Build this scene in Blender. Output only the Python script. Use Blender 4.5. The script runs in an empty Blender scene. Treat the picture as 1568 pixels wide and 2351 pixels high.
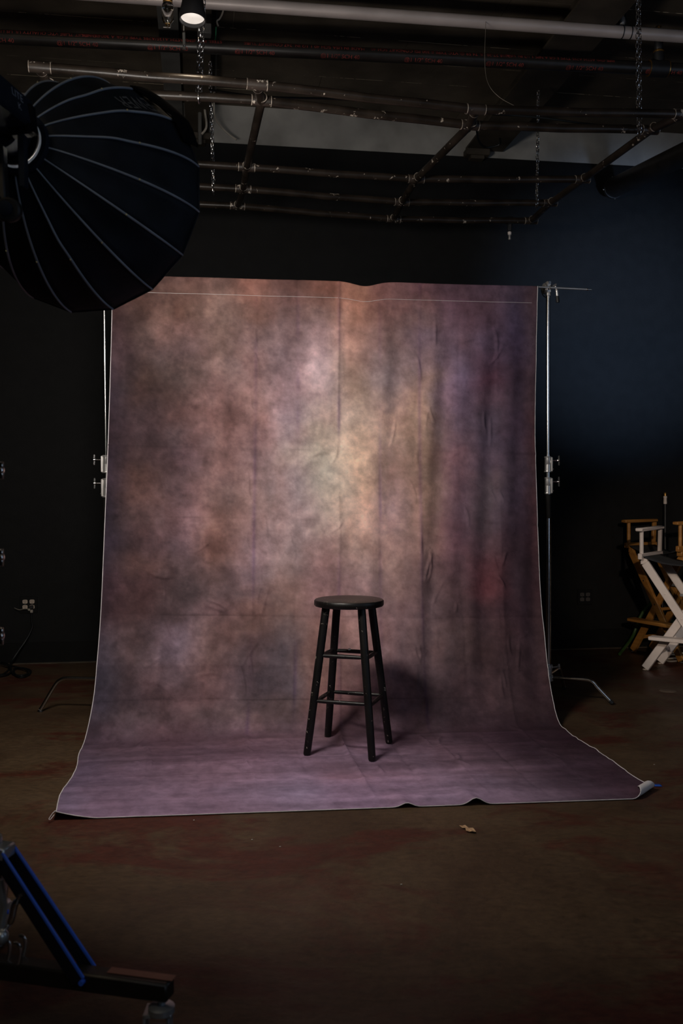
import bpy, math, random
import numpy as np
from mathutils import Vector, Matrix
random.seed(7)
rng = np.random.default_rng(11)
SC = bpy.context.scene
C = SC.collection
V = Vector
R = math.radians
# ---------------------------------------------------------------- camera
FPX, CX, HY, CZ = 2130.0, 784.0, 1130.0, 1.25       # focal length in px of 1568x2351, principal column, horizon row, camera height
cam = bpy.data.cameras.new('camera'); camo = bpy.data.objects.new('camera', cam); C.objects.link(camo)
camo.location = (0, 0, CZ); camo.rotation_euler = (R(90), 0, 0)
cam.sensor_fit = 'VERTICAL'; cam.sensor_height = 36.0; cam.lens = 36.0 * FPX / 2351
cam.shift_y = -(2351 / 2 - HY) / 2351
cam.clip_start = 0.05
cam.dof.use_dof = True; cam.dof.focus_distance = 4.8; cam.dof.aperture_fstop = 4.5
SC.camera = camo
# ---------------------------------------------------------------- world, exposure
w = bpy.data.worlds.new('world'); SC.world = w; w.use_nodes = True
w.node_tree.nodes['Background'].inputs[0].default_value = (0.02, 0.02, 0.025, 1)
w.node_tree.nodes['Background'].inputs[1].default_value = 0.3
vs = SC.view_settings
vs.view_transform = 'Standard'; vs.look = 'None'; vs.gamma = 1.0; vs.use_curve_mapping = False
vs.exposure = 0.0
try:
    SC.cycles.max_bounces = 6; SC.cycles.sample_clamp_indirect = 4.0; SC.cycles.use_denoising = True
except Exception: pass
# ---------------------------------------------------------------- lights that stand alone
def aim(o, loc, target):
    o.location = loc
    o.rotation_euler = (V(target) - V(loc)).to_track_quat('-Z', 'Y').to_euler()
def area(name, loc, target, sx, sy, power, col, spread=180):
    l = bpy.data.lights.new(name, 'AREA'); l.shape = 'RECTANGLE'; l.size = sx; l.size_y = sy
    l.energy = power; l.color = col; l.spread = R(spread)
    o = bpy.data.objects.new(name, l); C.objects.link(o); aim(o, loc, target); return o
def spot(name, loc, target, power, col, cone, blend, rad):
    l = bpy.data.lights.new(name, 'SPOT'); l.energy = power; l.color = col; l.spot_size = R(cone)
    l.spot_blend = blend; l.shadow_soft_size = rad
    o = bpy.data.objects.new(name, l); C.objects.link(o); aim(o, loc, target); return o
KEY_W, KEY_SPREAD = 82.0, 180
spot('blue_wall_spot', (2.75, 4.7, 2.2), (2.32, 7.5, 2.62), 330, (0.42, 0.62, 1.0), 54, 1.0, 0.1)
area('cool_room_window', (2.9, -1.6, 2.6), (-0.4, 3.0, 1.2), 1.6, 1.6, 10, (0.62, 0.78, 1.0))
area('side_cool_strip', (3.5, 2.7, 1.9), (0.3, 4.6, 1.6), 0.45, 2.6, 7, (0.60, 0.74, 1.0))  # added unseen strip light, puts the bluish streak on the chrome
spot('chair_fill_spot', (0.9, -0.6, 2.3), (2.52, 6.7, 0.72), 400, (1.0, 0.80, 0.62), 15, 0.7, 0.06)  # added spot out of view, only to brighten the chairs
area('warm_overhead_fill', (-1.6, 0.2, 3.9), (-0.6, 3.6, 0.6), 0.6, 0.6, 7, (1.0, 0.80, 0.55))  # added warm fill from overhead, out of view
area('rear_overhead_fill', (0.6, -0.8, 3.95), (0.8, 2.2, 0.0), 0.6, 0.6, 4, (1.0, 0.86, 0.68))  # second added fill, unseen behind the camera

# ---------------------------------------------------------------- calibration: a pixel of the photograph to a point of the place
def P(px, py, d): return V(((px - CX) * d / FPX, d, CZ + (HY - py) * d / FPX))
def PZ(px, py, z): return P(px, py, FPX * (CZ - z) / (py - HY))
def PF(px, py): return PZ(px, py, 0.0)
TH = R(8.65)
TX = V((math.cos(TH), math.sin(TH), 0)); TN = V((math.sin(TH), -math.cos(TH), 0)); WO = V((0, 7.135, 0))
def room(p, q, z): return WO + TX * p + TN * q + V((0, 0, z))
def PW(px, py, off=0.0):
    k = (px - CX) / FPX
    base = WO + TN * off
    d = (base.dot(TN)) / (V((k, 1, 0)).dot(TN))
    return P(px, py, d)
# ---------------------------------------------------------------- materials
def srgb(c):
    return tuple(((x / 255) / 12.92 if x / 255 <= 0.04045 else ((x / 255 + 0.055) / 1.055) ** 2.4) for x in c)
def mat(name, col, rough=0.5, metal=0.0, var=0.25, scale=12.0, bump=0.0, bscale=60.0, col2=None, emit=None, coords='Object', spec=0.5, chips=None, chip_t=0.66, chip_scale=25, detail=5, stretch=None, alpha_glass=False):
    m = bpy.data.materials.new(name); m.use_nodes = True
    nt = m.node_tree; n = nt.nodes; L = nt.links
    b = n['Principled BSDF']
    b.inputs['Roughness'].default_value = rough; b.inputs['Metallic'].default_value = metal
    b.inputs['Specular IOR Level'].default_value = spec
    tc = n.new('ShaderNodeTexCoord'); src = tc.outputs[coords]
    if stretch:
        mp = n.new('ShaderNodeMapping'); mp.inputs['Scale'].default_value = stretch; L.new(src, mp.inputs[0]); src = mp.outputs[0]
    nz = n.new('ShaderNodeTexNoise'); nz.inputs['Scale'].default_value = scale; nz.inputs['Detail'].default_value = detail
    L.new(src, nz.inputs['Vector'])
    rp = n.new('ShaderNodeValToRGB')
    c2 = col2 if col2 else tuple(x * (1 - var) for x in col)
    c1 = col if col2 else tuple(min(1, x * (1 + var)) for x in col)
    rp.color_ramp.elements[0].position = 0.35; rp.color_ramp.elements[1].position = 0.65
    rp.color_ramp.elements[0].color = (*c2, 1); rp.color_ramp.elements[1].color = (*c1, 1)
    L.new(nz.outputs['Fac'], rp.inputs[0]); out = rp.outputs[0]
    if chips:
        n2 = n.new('ShaderNodeTexNoise'); n2.inputs['Scale'].default_value = chip_scale; n2.inputs['Detail'].default_value = 6
        n2.inputs['Roughness'].default_value = 0.7
        L.new(src, n2.inputs['Vector'])
        r2 = n.new('ShaderNodeValToRGB'); r2.color_ramp.elements[0].position = chip_t; r2.color_ramp.elements[1].position = chip_t + 0.02
        L.new(n2.outputs['Fac'], r2.inputs[0])
        mx = n.new('ShaderNodeMix'); mx.data_type = 'RGBA'
        L.new(r2.outputs[0], mx.inputs['Factor']); L.new(out, mx.inputs['A']); mx.inputs['B'].default_value = (*chips, 1)
        out = mx.outputs['Result']
    L.new(out, b.inputs['Base Color'])
    if bump:
        n3 = n.new('ShaderNodeTexNoise'); n3.inputs['Scale'].default_value = bscale; n3.inputs['Detail'].default_value = 4
        L.new(src, n3.inputs['Vector'])
        bp = n.new('ShaderNodeBump'); bp.inputs['Strength'].default_value = bump; bp.inputs['Distance'].default_value = 0.01
        L.new(n3.outputs['Fac'], bp.inputs['Height']); L.new(bp.outputs[0], b.inputs['Normal'])
    if emit:
        b.inputs['Emission Color'].default_value = (*emit[:3], 1); b.inputs['Emission Strength'].default_value = emit[3]
    if alpha_glass:
        b.inputs['Transmission Weight'].default_value = 1.0
    return m
M = {}
M['wall'] = mat('black wall paint', (0.0065, 0.0064, 0.0064), 0.75, bump=0.15, bscale=90, var=0.15, spec=0.2)
M['wall_grey'] = mat('unpainted grey band', (0.30, 0.29, 0.27), 0.85, var=0.25, scale=3, spec=0.2)
M['base'] = mat('black cove base', (0.0045, 0.0043, 0.004), 0.6, spec=0.15)
M['toe'] = mat('unstained floor edge', (0.075, 0.058, 0.040), 0.8)
M['cover'] = mat('black cover plate', (0.004, 0.004, 0.004), 0.5, spec=0.2)
M['leg_steel'] = mat('bent chrome leg', (0.55, 0.52, 0.48), 0.20, 1.0, var=0.1)
M['joint'] = mat('painted daylight in deck joint', (0.085, 0.068, 0.050), 0.9, var=0.2, chips=(0.62, 0.52, 0.36), chip_t=0.50, chip_scale=3.5)
M['deck'] = mat('dark brown deck paint', (0.085, 0.068, 0.050), 0.75, var=0.25, scale=4, bump=0.2, spec=0.2)
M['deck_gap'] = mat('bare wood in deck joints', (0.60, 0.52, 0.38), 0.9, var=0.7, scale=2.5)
M['steel'] = mat('painted steel beam', (0.045, 0.036, 0.026), 0.6, var=0.3, scale=5, spec=0.3)
M['steel_grey'] = mat('grey primed beam', (0.085, 0.082, 0.075), 0.6, var=0.25, scale=6)
M['silver_pipe'] = mat('weathered grey conduit', (0.46, 0.40, 0.38), 0.45, 0.2, var=0.10, scale=5, stretch=(1, 3, 3))
M['black_pipe'] = mat('black iron pipe', (0.017, 0.0125, 0.0095), 0.36, 0.0, var=0.4, scale=9, bump=0.05, chips=(0.34, 0.29, 0.24), chip_t=0.632, chip_scale=20, spec=0.25)
M['fitting'] = mat('pipe fitting cast iron', (0.026, 0.019, 0.015), 0.4, 0.0, var=0.4, chips=(0.50, 0.44, 0.37), chip_t=0.60, chip_scale=26)
M['lip'] = mat('worn bright pipe lip', (0.34, 0.29, 0.24), 0.4, 0.3, var=0.6, scale=40)
M['sprinkler'] = mat('black sprinkler pipe', (0.017, 0.0145, 0.013), 0.4, 0.1, var=0.3)
M['red_ink'] = mat('red pipe lettering', (0.24, 0.034, 0.027), 0.7, var=0.45, scale=40)
M['brass'] = mat('old brass', (0.42, 0.24, 0.07), 0.35, 0.9)
M['leak_eyelet'] = mat('eyelet painted as light leak', (0.95, 0.80, 0.45), 0.4, 0.2)
M['chain'] = mat('galvanised chain', (0.62, 0.62, 0.63), 0.22, 1.0, var=0.1)
M['chrome'] = mat('polished chrome', (0.78, 0.77, 0.76), 0.19, 1.0, var=0.03)
M['chrome_dull'] = mat('satin chrome', (0.60, 0.58, 0.56), 0.34, 0.78, var=0.1)
M['black'] = mat('matte black plastic', (0.010, 0.010, 0.011), 0.5, var=0.3)
M['black_cloth'] = mat('softbox black nylon', (0.010, 0.014, 0.022), 0.62, var=0.3, scale=8, bump=0.35, bscale=14, spec=0.20)
M['velcro'] = mat('black velcro flap', (0.004, 0.004, 0.005), 0.95, spec=0.1)
M['rib'] = mat('grey reflective piping', (0.29, 0.345, 0.43), 0.5, var=0.15)
M['print'] = mat('pale grey print', (0.10, 0.11, 0.125), 0.8, spec=.05)
M['head_print'] = mat('grey print on lamp body', (0.22, 0.25, 0.31), 0.7)
M['head'] = mat('lamp body navy black', (0.011, 0.016, 0.028), 0.75, spec=0.12, var=0.1)
M['diffuser'] = mat('white diffuser cloth', (0.8, 0.8, 0.78), 0.9)
M['glow'] = mat('lit reflector rim', (0.8, 0.75, 0.66), 0.4, emit=(1.0, 0.86, 0.70, 0.95))
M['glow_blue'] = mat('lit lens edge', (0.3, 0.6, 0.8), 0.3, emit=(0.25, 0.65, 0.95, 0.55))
M['lampface'] = mat('frosted lit lamp face', (0.8, 0.78, 0.74), 0.6, emit=(1.0, 0.86, 0.76, 0.42))
M['stool'] = mat('worn black stool paint', (0.0045, 0.004, 0.0036), 0.42, spec=0.4, var=0.3, chips=(0.30, 0.27, 0.22), chip_t=0.635, chip_scale=42, bump=0.1, bscale=40)
M['white_chip'] = mat('bare white chip', (0.75, 0.72, 0.68), 0.6)
M['white_wood'] = mat('white painted wood', (0.72, 0.63, 0.58), 0.5, var=0.06, chips=(0.25, 0.2, 0.16), chip_t=0.74, chip_scale=14)
M['wood'] = mat('amber varnished wood', (0.42, 0.20, 0.050), 0.45, col2=(0.30, 0.13, 0.03), scale=5, stretch=(1, 1, 8))
M['canvas'] = mat('black canvas', (0.022, 0.023, 0.026), 0.9)
M['bolt'] = mat('steel bolt', (0.35, 0.35, 0.36), 0.35, 1.0)
M['ivory'] = mat('ivory receptacle', (0.50, 0.41, 0.33), 0.5, var=0.05)
M['dark_recept'] = mat('brown receptacle', (0.055, 0.048, 0.045), 0.5)
M['slot'] = mat('slot', (0.004, 0.004, 0.004), 0.8)
M['cable_black'] = mat('black cable', (0.006, 0.007, 0.007), 0.45, spec=0.25)
M['cable_grey'] = mat('grey cable', (0.30, 0.27, 0.23), 0.6)
M['hose'] = mat('green hose', (0.035, 0.085, 0.022), 0.45)
M['tape_blue'] = mat('blue painter tape', (0.012, 0.075, 0.42), 0.7, var=0.15, scale=30)
M['blue_paint'] = mat('blue anodised edge', (0.05, 0.17, 0.90), 0.35, 0.0, var=0.08)
M['navy'] = mat('dark brace side', (0.006, 0.007, 0.016), 0.5)
M['arm_black'] = mat('black steel leg', (0.016, 0.014, 0.012), 0.4, 0.1)
M['copper_top'] = mat('reddish top of leg', (0.24, 0.105, 0.075), 0.5, var=0.2)
M['caster'] = mat('zinc caster', (0.42, 0.46, 0.50), 0.35, 0.7, var=0.2)
M['leaf'] = mat('dry leaf', (0.42, 0.26, 0.14), 0.8, var=0.3, scale=60)
M['patch'] = mat('pale round floor patch', (0.16, 0.11, 0.075), 0.7)
M['muslin_back'] = mat('white muslin back', (0.62, 0.58, 0.57), 0.9, var=0.05)
M['hem'] = mat('white hem thread', (0.60, 0.56, 0.56), 0.9, var=0.1)
M['glass'] = mat('clear glass', (0.92, 0.93, 0.92), 0.04, var=0.0, alpha_glass=True)
M['tape_black'] = mat('black cloth tape', (0.009, 0.008, 0.007), 0.8, spec=0.2)
M['wire'] = mat('thin pale wire', (0.22, 0.19, 0.15), 0.6)
M['green_wire'] = mat('green ground wire', (0.02, 0.16, 0.07), 0.6)
M['box_grey'] = mat('grey junction box', (0.075, 0.073, 0.068), 0.5, 0.3)
M['debris'] = mat('floor grit', (0.5, 0.46, 0.4), 0.8)

# ---------------------------------------------------------------- mesh builder
class MB:
    def __init__(s): s.v = []; s.f = []
    def add(s, vs, fs):
        o = len(s.v); s.v += [V(x) for x in vs]; s.f += [tuple(i + o for i in f) for f in fs]; return s
    def box(s, c, size, X=(1, 0, 0), Y=(0, 1, 0), Z=None, bev=0.0):
        X = V(X).normalized(); Y = V(Y).normalized(); Z = V(Z).normalized() if Z else X.cross(Y).normalized()
        h = [x / 2 for x in size]; c = V(c)
        if bev <= 0:
            vs = [c + X * (h[0] * a) + Y * (h[1] * b) + Z * (h[2] * e) for e in (-1, 1) for b in (-1, 1) for a in (-1, 1)]
            return s.add(vs, [(0, 2, 3, 1), (4, 5, 7, 6), (0, 1, 5, 4), (2, 6, 7, 3), (0, 4, 6, 2), (1, 3, 7, 5)])
        b = min(bev, min(h) * 0.45)                                   # chamfered box
        vs = []; 
        for sz in (-1, 1):
            for sy in (-1, 1):
                for sx in (-1, 1):
                    for k in range(3):
                        q = [sx * h[0], sy * h[1], sz * h[2]]
                        for j in range(3):
                            if j != k: q[j] -= (sx, sy, sz)[j] * b
                        vs.append(c + X * q[0] + Y * q[1] + Z * q[2])
        def I(sx, sy, sz, k): return ((sz > 0) * 4 + (sy > 0) * 2 + (sx > 0)) * 3 + k
        fs = []
        for k in range(3):
            o = [j for j in range(3) if j != k]
            for sg in (-1, 1):
                cyc = [(-1, -1), (1, -1), (1, 1), (-1, 1)]
                if (sg > 0) == (k == 1): cyc = cyc[::-1]
                f = []
                for a, e in cyc:
                    q = [0, 0, 0]; q[k] = sg; q[o[0]] = a; q[o[1]] = e
                    f.append(I(*q, k))
                fs.append(tuple(f))
        for k in range(3):                                            # edges along axis k
            o = [j for j in range(3) if j != k]
            for a in (-1, 1):
                for e in (-1, 1):
                    q1 = [0, 0, 0]; q2 = [0, 0, 0]
                    q1[k] = -1; q2[k] = 1
                    for q in (q1, q2): q[o[0]] = a; q[o[1]] = e
                    f = [I(*q1, o[0]), I(*q2, o[0]), I(*q2, o[1]), I(*q1, o[1])]
                    fs.append(tuple(f))
        for sz in (-1, 1):
            for sy in (-1, 1):
                for sx in (-1, 1): fs.append((I(sx, sy, sz, 0), I(sx, sy, sz, 1), I(sx, sy, sz, 2)))
        return s.add(vs, fs)
    def tube(s, pts, r, seg=10, caps=True, closed=False):
        pts = [V(p) for p in pts]; n = len(pts)
        rs = r if isinstance(r, (list, tuple)) else [r] * n
        vs = []; up = None
        for i, p in enumerate(pts):
            if closed: t = pts[(i + 1) % n] - pts[i - 1]
            else: t = pts[min(i + 1, n - 1)] - pts[max(i - 1, 0)]
            t.normalize()
            if up is None:
                a = V((0, 0, 1)) if abs(t.z) < 0.9 else V((1, 0, 0))
                up = (a - t * a.dot(t)).normalized()
            else:
                up = (up - t * up.dot(t))
                up = up.normalized() if up.length > 1e-6 else t.orthogonal().normalized()
            sd = t.cross(up)
            for k in range(seg):
                an = 2 * math.pi * k / seg
                vs.append(p + (up * math.cos(an) + sd * math.sin(an)) * rs[i])
        fs = []
        m = n if closed else n - 1
        for i in range(m):
            a = i * seg; b = ((i + 1) % n) * seg
            for k in range(seg):
                k2 = (k + 1) % seg
                fs.append((a + k, a + k2, b + k2, b + k))
        if caps and not closed:
            fs.append(tuple(range(seg))[::-1]); fs.append(tuple((n - 1) * seg + k for k in range(seg)))
        return s.add(vs, fs)
    def lathe(s, prof, o, axis=(0, 0, 1), seg=24, caps=True):
        """prof: (radius, height along axis)"""
        ax = V(axis).normalized(); a = V((0, 0, 1)) if abs(ax.z) < 0.9 else V((1, 0, 0))
        e1 = (a - ax * a.dot(ax)).normalized(); e2 = ax.cross(e1); o = V(o)
        vs = [o + ax * h + (e1 * math.cos(2 * math.pi * k / seg) + e2 * math.sin(2 * math.pi * k / seg)) * r for r, h in prof for k in range(seg)]
        fs = []
        for i in range(len(prof) - 1):
            for k in range(seg):
                k2 = (k + 1) % seg
                fs.append((i * seg + k, i * seg + k2, (i + 1) * seg + k2, (i + 1) * seg + k))
        if caps:
            fs.append(tuple(range(seg))[::-1]); fs.append(tuple((len(prof) - 1) * seg + k for k in range(seg)))
        return s.add(vs, fs)
    def ball(s, c, r, seg=12, sq=(1, 1, 1)):
        c = V(c); n = seg // 2
        vs = [c + V((0, 0, r * sq[2]))]
        for i in range(1, n):
            for k in range(seg):
                a = math.pi * i / n; b = 2 * math.pi * k / seg
                vs.append(c + V((math.sin(a) * math.cos(b) * r * sq[0], math.sin(a) * math.sin(b) * r * sq[1], math.cos(a) * r * sq[2])))
        vs.append(c - V((0, 0, r * sq[2])))
        fs = [(0, 1 + k, 1 + (k + 1) % seg) for k in range(seg)]
        for i in range(n - 2):
            for k in range(seg):
                a = 1 + i * seg; b = a + seg
                fs.append((a + k, b + k, b + (k + 1) % seg, a + (k + 1) % seg))
        l = len(vs) - 1; a = 1 + (n - 2) * seg
        fs += [(l, a + (k + 1) % seg, a + k) for k in range(seg)]
        return s.add(vs, fs)
    def mesh(s, name, m, o=(0, 0, 0), smooth=True):
        me = bpy.data.meshes.new(name); o = V(o)
        me.from_pydata([tuple(x - o) for x in s.v], [], s.f); me.update()
        if m: me.materials.append(m)
        import bmesh
        bm = bmesh.new(); bm.from_mesh(me); bmesh.ops.recalc_face_normals(bm, faces=bm.faces); bm.to_mesh(me); bm.free()
        if smooth:
            me.shade_smooth()
            try: me.set_sharp_from_angle(angle=R(38))
            except Exception: pass
        return me
def put(name, me, parent=None, loc=(0, 0, 0)):
    o = bpy.data.objects.new(name, me); C.objects.link(o)
    if parent: o.parent = parent
    o.location = loc; return o
def tag(o, label=None, cat=None, group=None, kind=None):
    if label: o['label'] = label
    if cat: o['category'] = cat
    if group: o['group'] = group
    if kind: o['kind'] = kind
    return o
ORG = {}
def thing(name, loc, label, cat, group=None):
    o = bpy.data.objects.new(name, None); C.objects.link(o); o.location = loc; o.empty_display_size = 0.1
    ORG[o] = V(loc); return tag(o, label, cat, group)
def part(name, mb, m, parent, smooth=True, label=None):
    """a part (or a sub-part) from a builder in world coordinates; origin of its thing"""
    root = parent
    while root.parent: root = root.parent
    org = ORG.get(root, V((0, 0, 0)))
    o = put(name, mb.mesh(name, m, org, smooth), parent)
    if label: o['label'] = label
    return o
def solo(name, mb, m, loc, label, cat, group=None, smooth=True):
    o = put(name, mb.mesh(name, m, loc, smooth), None, loc); ORG[o] = V(loc)
    return tag(o, label, cat, group)
def struct(name, mb, m, label=None, smooth=False):
    o = put(name, mb.mesh(name, m, (0, 0, 0), smooth)); ORG[o] = V((0, 0, 0)); o['kind'] = 'structure'
    if label: o['label'] = label
    return o
def smooth_path(pts, n=8):
    pts = [V(p) for p in pts]; out = []
    for i in range(len(pts) - 1):
        p0 = pts[max(i - 1, 0)]; p1 = pts[i]; p2 = pts[i + 1]; p3 = pts[min(i + 2, len(pts) - 1)]
        for k in range(n):
            t = k / n
            out.append(0.5 * ((2 * p1) + (p2 - p0) * t + (2 * p0 - 5 * p1 + 4 * p2 - p3) * t * t + (3 * p1 - p0 - 3 * p2 + p3) * t ** 3))
    out.append(pts[-1]); return out
def text_pts(s, size=1.0):
    """glyph outlines of the built-in font as flat triangles: (verts, faces), height about `size`"""
    cu = bpy.data.curves.new('t', 'FONT'); cu.body = s; cu.size = size; cu.resolution_u = 3
    o = bpy.data.objects.new('t', cu); C.objects.link(o)
    dg = bpy.context.evaluated_depsgraph_get(); me = o.evaluated_get(dg).to_mesh()
    import bmesh
    bm = bmesh.new(); bm.from_mesh(me); bmesh.ops.triangulate(bm, faces=bm.faces)
    for _ in range(4):                                              # short edges, so that letters follow curved surfaces
        e = [x for x in bm.edges if x.calc_length() > size * .16]
        if not e: break
        bmesh.ops.subdivide_edges(bm, edges=e, cuts=1); bmesh.ops.triangulate(bm, faces=bm.faces)
    bm.verts.index_update()
    vs = [v.co.copy() for v in bm.verts]; fs = [tuple(v.index for v in f.verts) for f in bm.faces]; bm.free()
    o.evaluated_get(dg).to_mesh_clear(); bpy.data.objects.remove(o); bpy.data.curves.remove(cu)
    return vs, fs

# ================================================================ ROOM
PL, PR, QF, CEIL = -4.6, 3.75, 10.6, 4.17
def floor_material():
    m = bpy.data.materials.new('stained concrete'); m.use_nodes = True
    nt = m.node_tree; n = nt.nodes; L = nt.links; b = n['Principled BSDF']
    tc = n.new('ShaderNodeTexCoord')
    def noise(sc, det=6, rough=0.55, dist=0.0, seed=(0, 0, 0), stretch=(1, 1, 1)):
        mp = n.new('ShaderNodeMapping'); mp.inputs['Location'].default_value = seed; mp.inputs['Scale'].default_value = stretch
        L.new(tc.outputs['Object'], mp.inputs[0])
        z = n.new('ShaderNodeTexNoise'); z.inputs['Scale'].default_value = sc; z.inputs['Detail'].default_value = det
        z.inputs['Roughness'].default_value = rough; z.inputs['Distortion'].default_value = dist
        L.new(mp.outputs[0], z.inputs['Vector']); return z.outputs['Fac']
    def ramp(f, a, c, ca, cb):
        r = n.new('ShaderNodeValToRGB'); r.color_ramp.elements[0].position = a; r.color_ramp.elements[1].position = c
        r.color_ramp.elements[0].color = (*ca, 1); r.color_ramp.elements[1].color = (*cb, 1); L.new(f, r.inputs[0]); return r.outputs[0]
    def mix(f, a, c, fac=None):
        x = n.new('ShaderNodeMix'); x.data_type = 'RGBA'
        L.new(f, x.inputs['Factor']); L.new(a, x.inputs['A']); L.new(c, x.inputs['B']); return x.outputs['Result']
    base = ramp(noise(1.6, 7, 0.6, 0.6), 0.32, 0.68, (0.049, 0.027, 0.014), (0.090, 0.057, 0.031))
    red = ramp(noise(9, 5, 0.6), 0.3, 0.7, (0.074, 0.017, 0.010), (0.050, 0.013, 0.008))
    mask = ramp(noise(1.25, 9, 0.70, 0.7, (3.1, 1.7, 0), (0.8, 1.3, 1)), 0.50, 0.58, (0, 0, 0), (0.9, 0.9, 0.9))
    c = mix(mask, base, red)
    fine = ramp(noise(26, 8, 0.7, 0.4, (5, 2, 0), (1, 1.6, 1)), 0.3, 0.75, (0.58, 0.58, 0.58), (1.40, 1.38, 1.32))
    mu = n.new('ShaderNodeMix'); mu.data_type = 'RGBA'; mu.blend_type = 'MULTIPLY'; mu.inputs['Factor'].default_value = 1
    L.new(c, mu.inputs['A']); L.new(fine, mu.inputs['B'])
    L.new(mu.outputs['Result'], b.inputs['Base Color'])
    rr = ramp(noise(3, 6, 0.6, 0.3, (9, 4, 0)), 0.3, 0.7, (0.42, 0.42, 0.42), (0.62, 0.62, 0.62)); L.new(rr, b.inputs['Roughness'])
    b.inputs['Specular IOR Level'].default_value = 0.35
    bp = n.new('ShaderNodeBump'); bp.inputs['Strength'].default_value = 0.12; bp.inputs['Distance'].default_value = 0.01
    L.new(noise(60, 5), bp.inputs['Height']); L.new(bp.outputs[0], b.inputs['Normal'])
    return m
def slab(p0, p1, q0, q1, z0, z1):
    mb = MB(); c = room((p0 + p1) / 2, (q0 + q1) / 2, (z0 + z1) / 2)
    return mb.box(c, (p1 - p0, q1 - q0, z1 - z0), TX, -TN, (0, 0, 1))
struct('floor', slab(PL - .1, PR + .1, -0.2, QF + .1, -0.12, 0.0), floor_material(), 'stained brown concrete floor with reddish blotches')
SPLIT = 3.885
struct('wall_back', slab(PL, PR, -0.15, 0.0, 0.0, SPLIT), M['wall'], 'matte black painted back wall')
struct('trim_1', slab(PL, PR, -0.155, -0.006, SPLIT, CEIL + .25), M['wall_grey'], 'unpainted grey band along the top of the back wall')
struct('wall_right', slab(PR, PR + .12, -0.15, QF, 0, CEIL + .25), M['wall'])
struct('wall_left', slab(PL - .12, PL, -0.15, QF, 0, CEIL + .25), M['wall'])
struct('wall_front', slab(PL, PR, QF, QF + .12, 0, CEIL + .25), M['wall'])
struct('baseboard_back', slab(PL, PR, 0.0, 0.010, 0.0, 0.15), M['base'], 'black cove base along the back wall')
struct('trim_7', slab(PL, PR, 0.010, 0.045, 0.0, 0.004), M['toe'], 'paler unstained strip of floor along the back wall')
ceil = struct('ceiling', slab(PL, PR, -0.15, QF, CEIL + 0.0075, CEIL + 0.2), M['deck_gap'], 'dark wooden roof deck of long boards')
# deck boards, each a part
bw = 0.295
for r in range(0, 34):
    q0 = r * bw
    near = r < 13
    L0 = 2.75
    p = PL + (-(r * 1.13) % L0) - L0
    while p < PR:
        a = max(p, PL); e = min(p + L0, PR)
        if e - a > 0.05:
            if near or True:
                dz = random.uniform(0, 0.006)
                part('deck_board', slab(a + .0015, e - .0015, q0 + random.uniform(.0012, .0034), q0 + bw - random.uniform(.0012, .003), CEIL - dz * .4, CEIL + 0.007), M['deck'], ceil, False)
        p += L0
    if r: part('daylight_strip', slab(PL, PR, q0 - .0022, q0 + .0022, CEIL - .0008, CEIL + .004), M['joint'], ceil, False)  # pale strips painted for daylight showing through the deck joints
# girders that run from the back wall towards the camera
def beam(name, pc, q0, q1, zb, wd, ht, m, label):
    mb = MB()
    for z0, z1, ww in ((zb, zb + .016, wd), (zb + .016, zb + ht, .02)):
        c = room(pc, (q0 + q1) / 2, (z0 + z1) / 2); mb.box(c, (ww, q1 - q0, z1 - z0), TX, -TN, (0, 0, 1))
    return struct(name, mb, m, label)
def room_pq(v):
    d = V((v[0], v[1], 0)) - WO; return d.dot(TX), d.dot(TN)
def ray_at_z(px, py, z): return P(px, py, FPX * (z - CZ) / (HY - py))
pA = room_pq(ray_at_z(1150, 300, 3.93))[0]
beam('trim_2', pA, 0.02, 8.2, 3.93, 0.30, 0.235, M['steel'], 'dark steel roof girder running towards the right of the grid')
pB = room_pq(ray_at_z(396, 200, 3.93))[0]
beam('trim_3', pB, 0.02, 8.2, 3.93, 0.115, 0.235, M['steel_grey'], 'grey steel beam above the left of the grid')
pB2 = room_pq(ray_at_z(452, 200, 3.93))[0]
mb = MB()
mb.box(room(pB2, 4.1, 4.03), (0.17, 8.1, 0.20), TX, -TN, (0, 0, 1))
struct('trim_4', mb, M['steel'], 'boxed dark joist beside the grey beam')
# wooden bearing blocks where the girders meet the wall
for nm, px, lab in (('trim_5', 1090, 'brown bearing block under the end of the right girder'), ('trim_6', 455, 'brown bearing block under the end of the left joist')):
    p, q = room_pq(PW(px, 350))
    mb = MB(); mb.box(room(p, 0.055, 3.895), (0.19, 0.10, 0.05), TX, -TN, (0, 0, 1), 0.006); mb.box(room(p, 0.045, 3.86), (0.11, 0.08, 0.03), TX, -TN, (0, 0, 1), 0.004)
    struct(nm, mb, M['steel'], lab)

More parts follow.
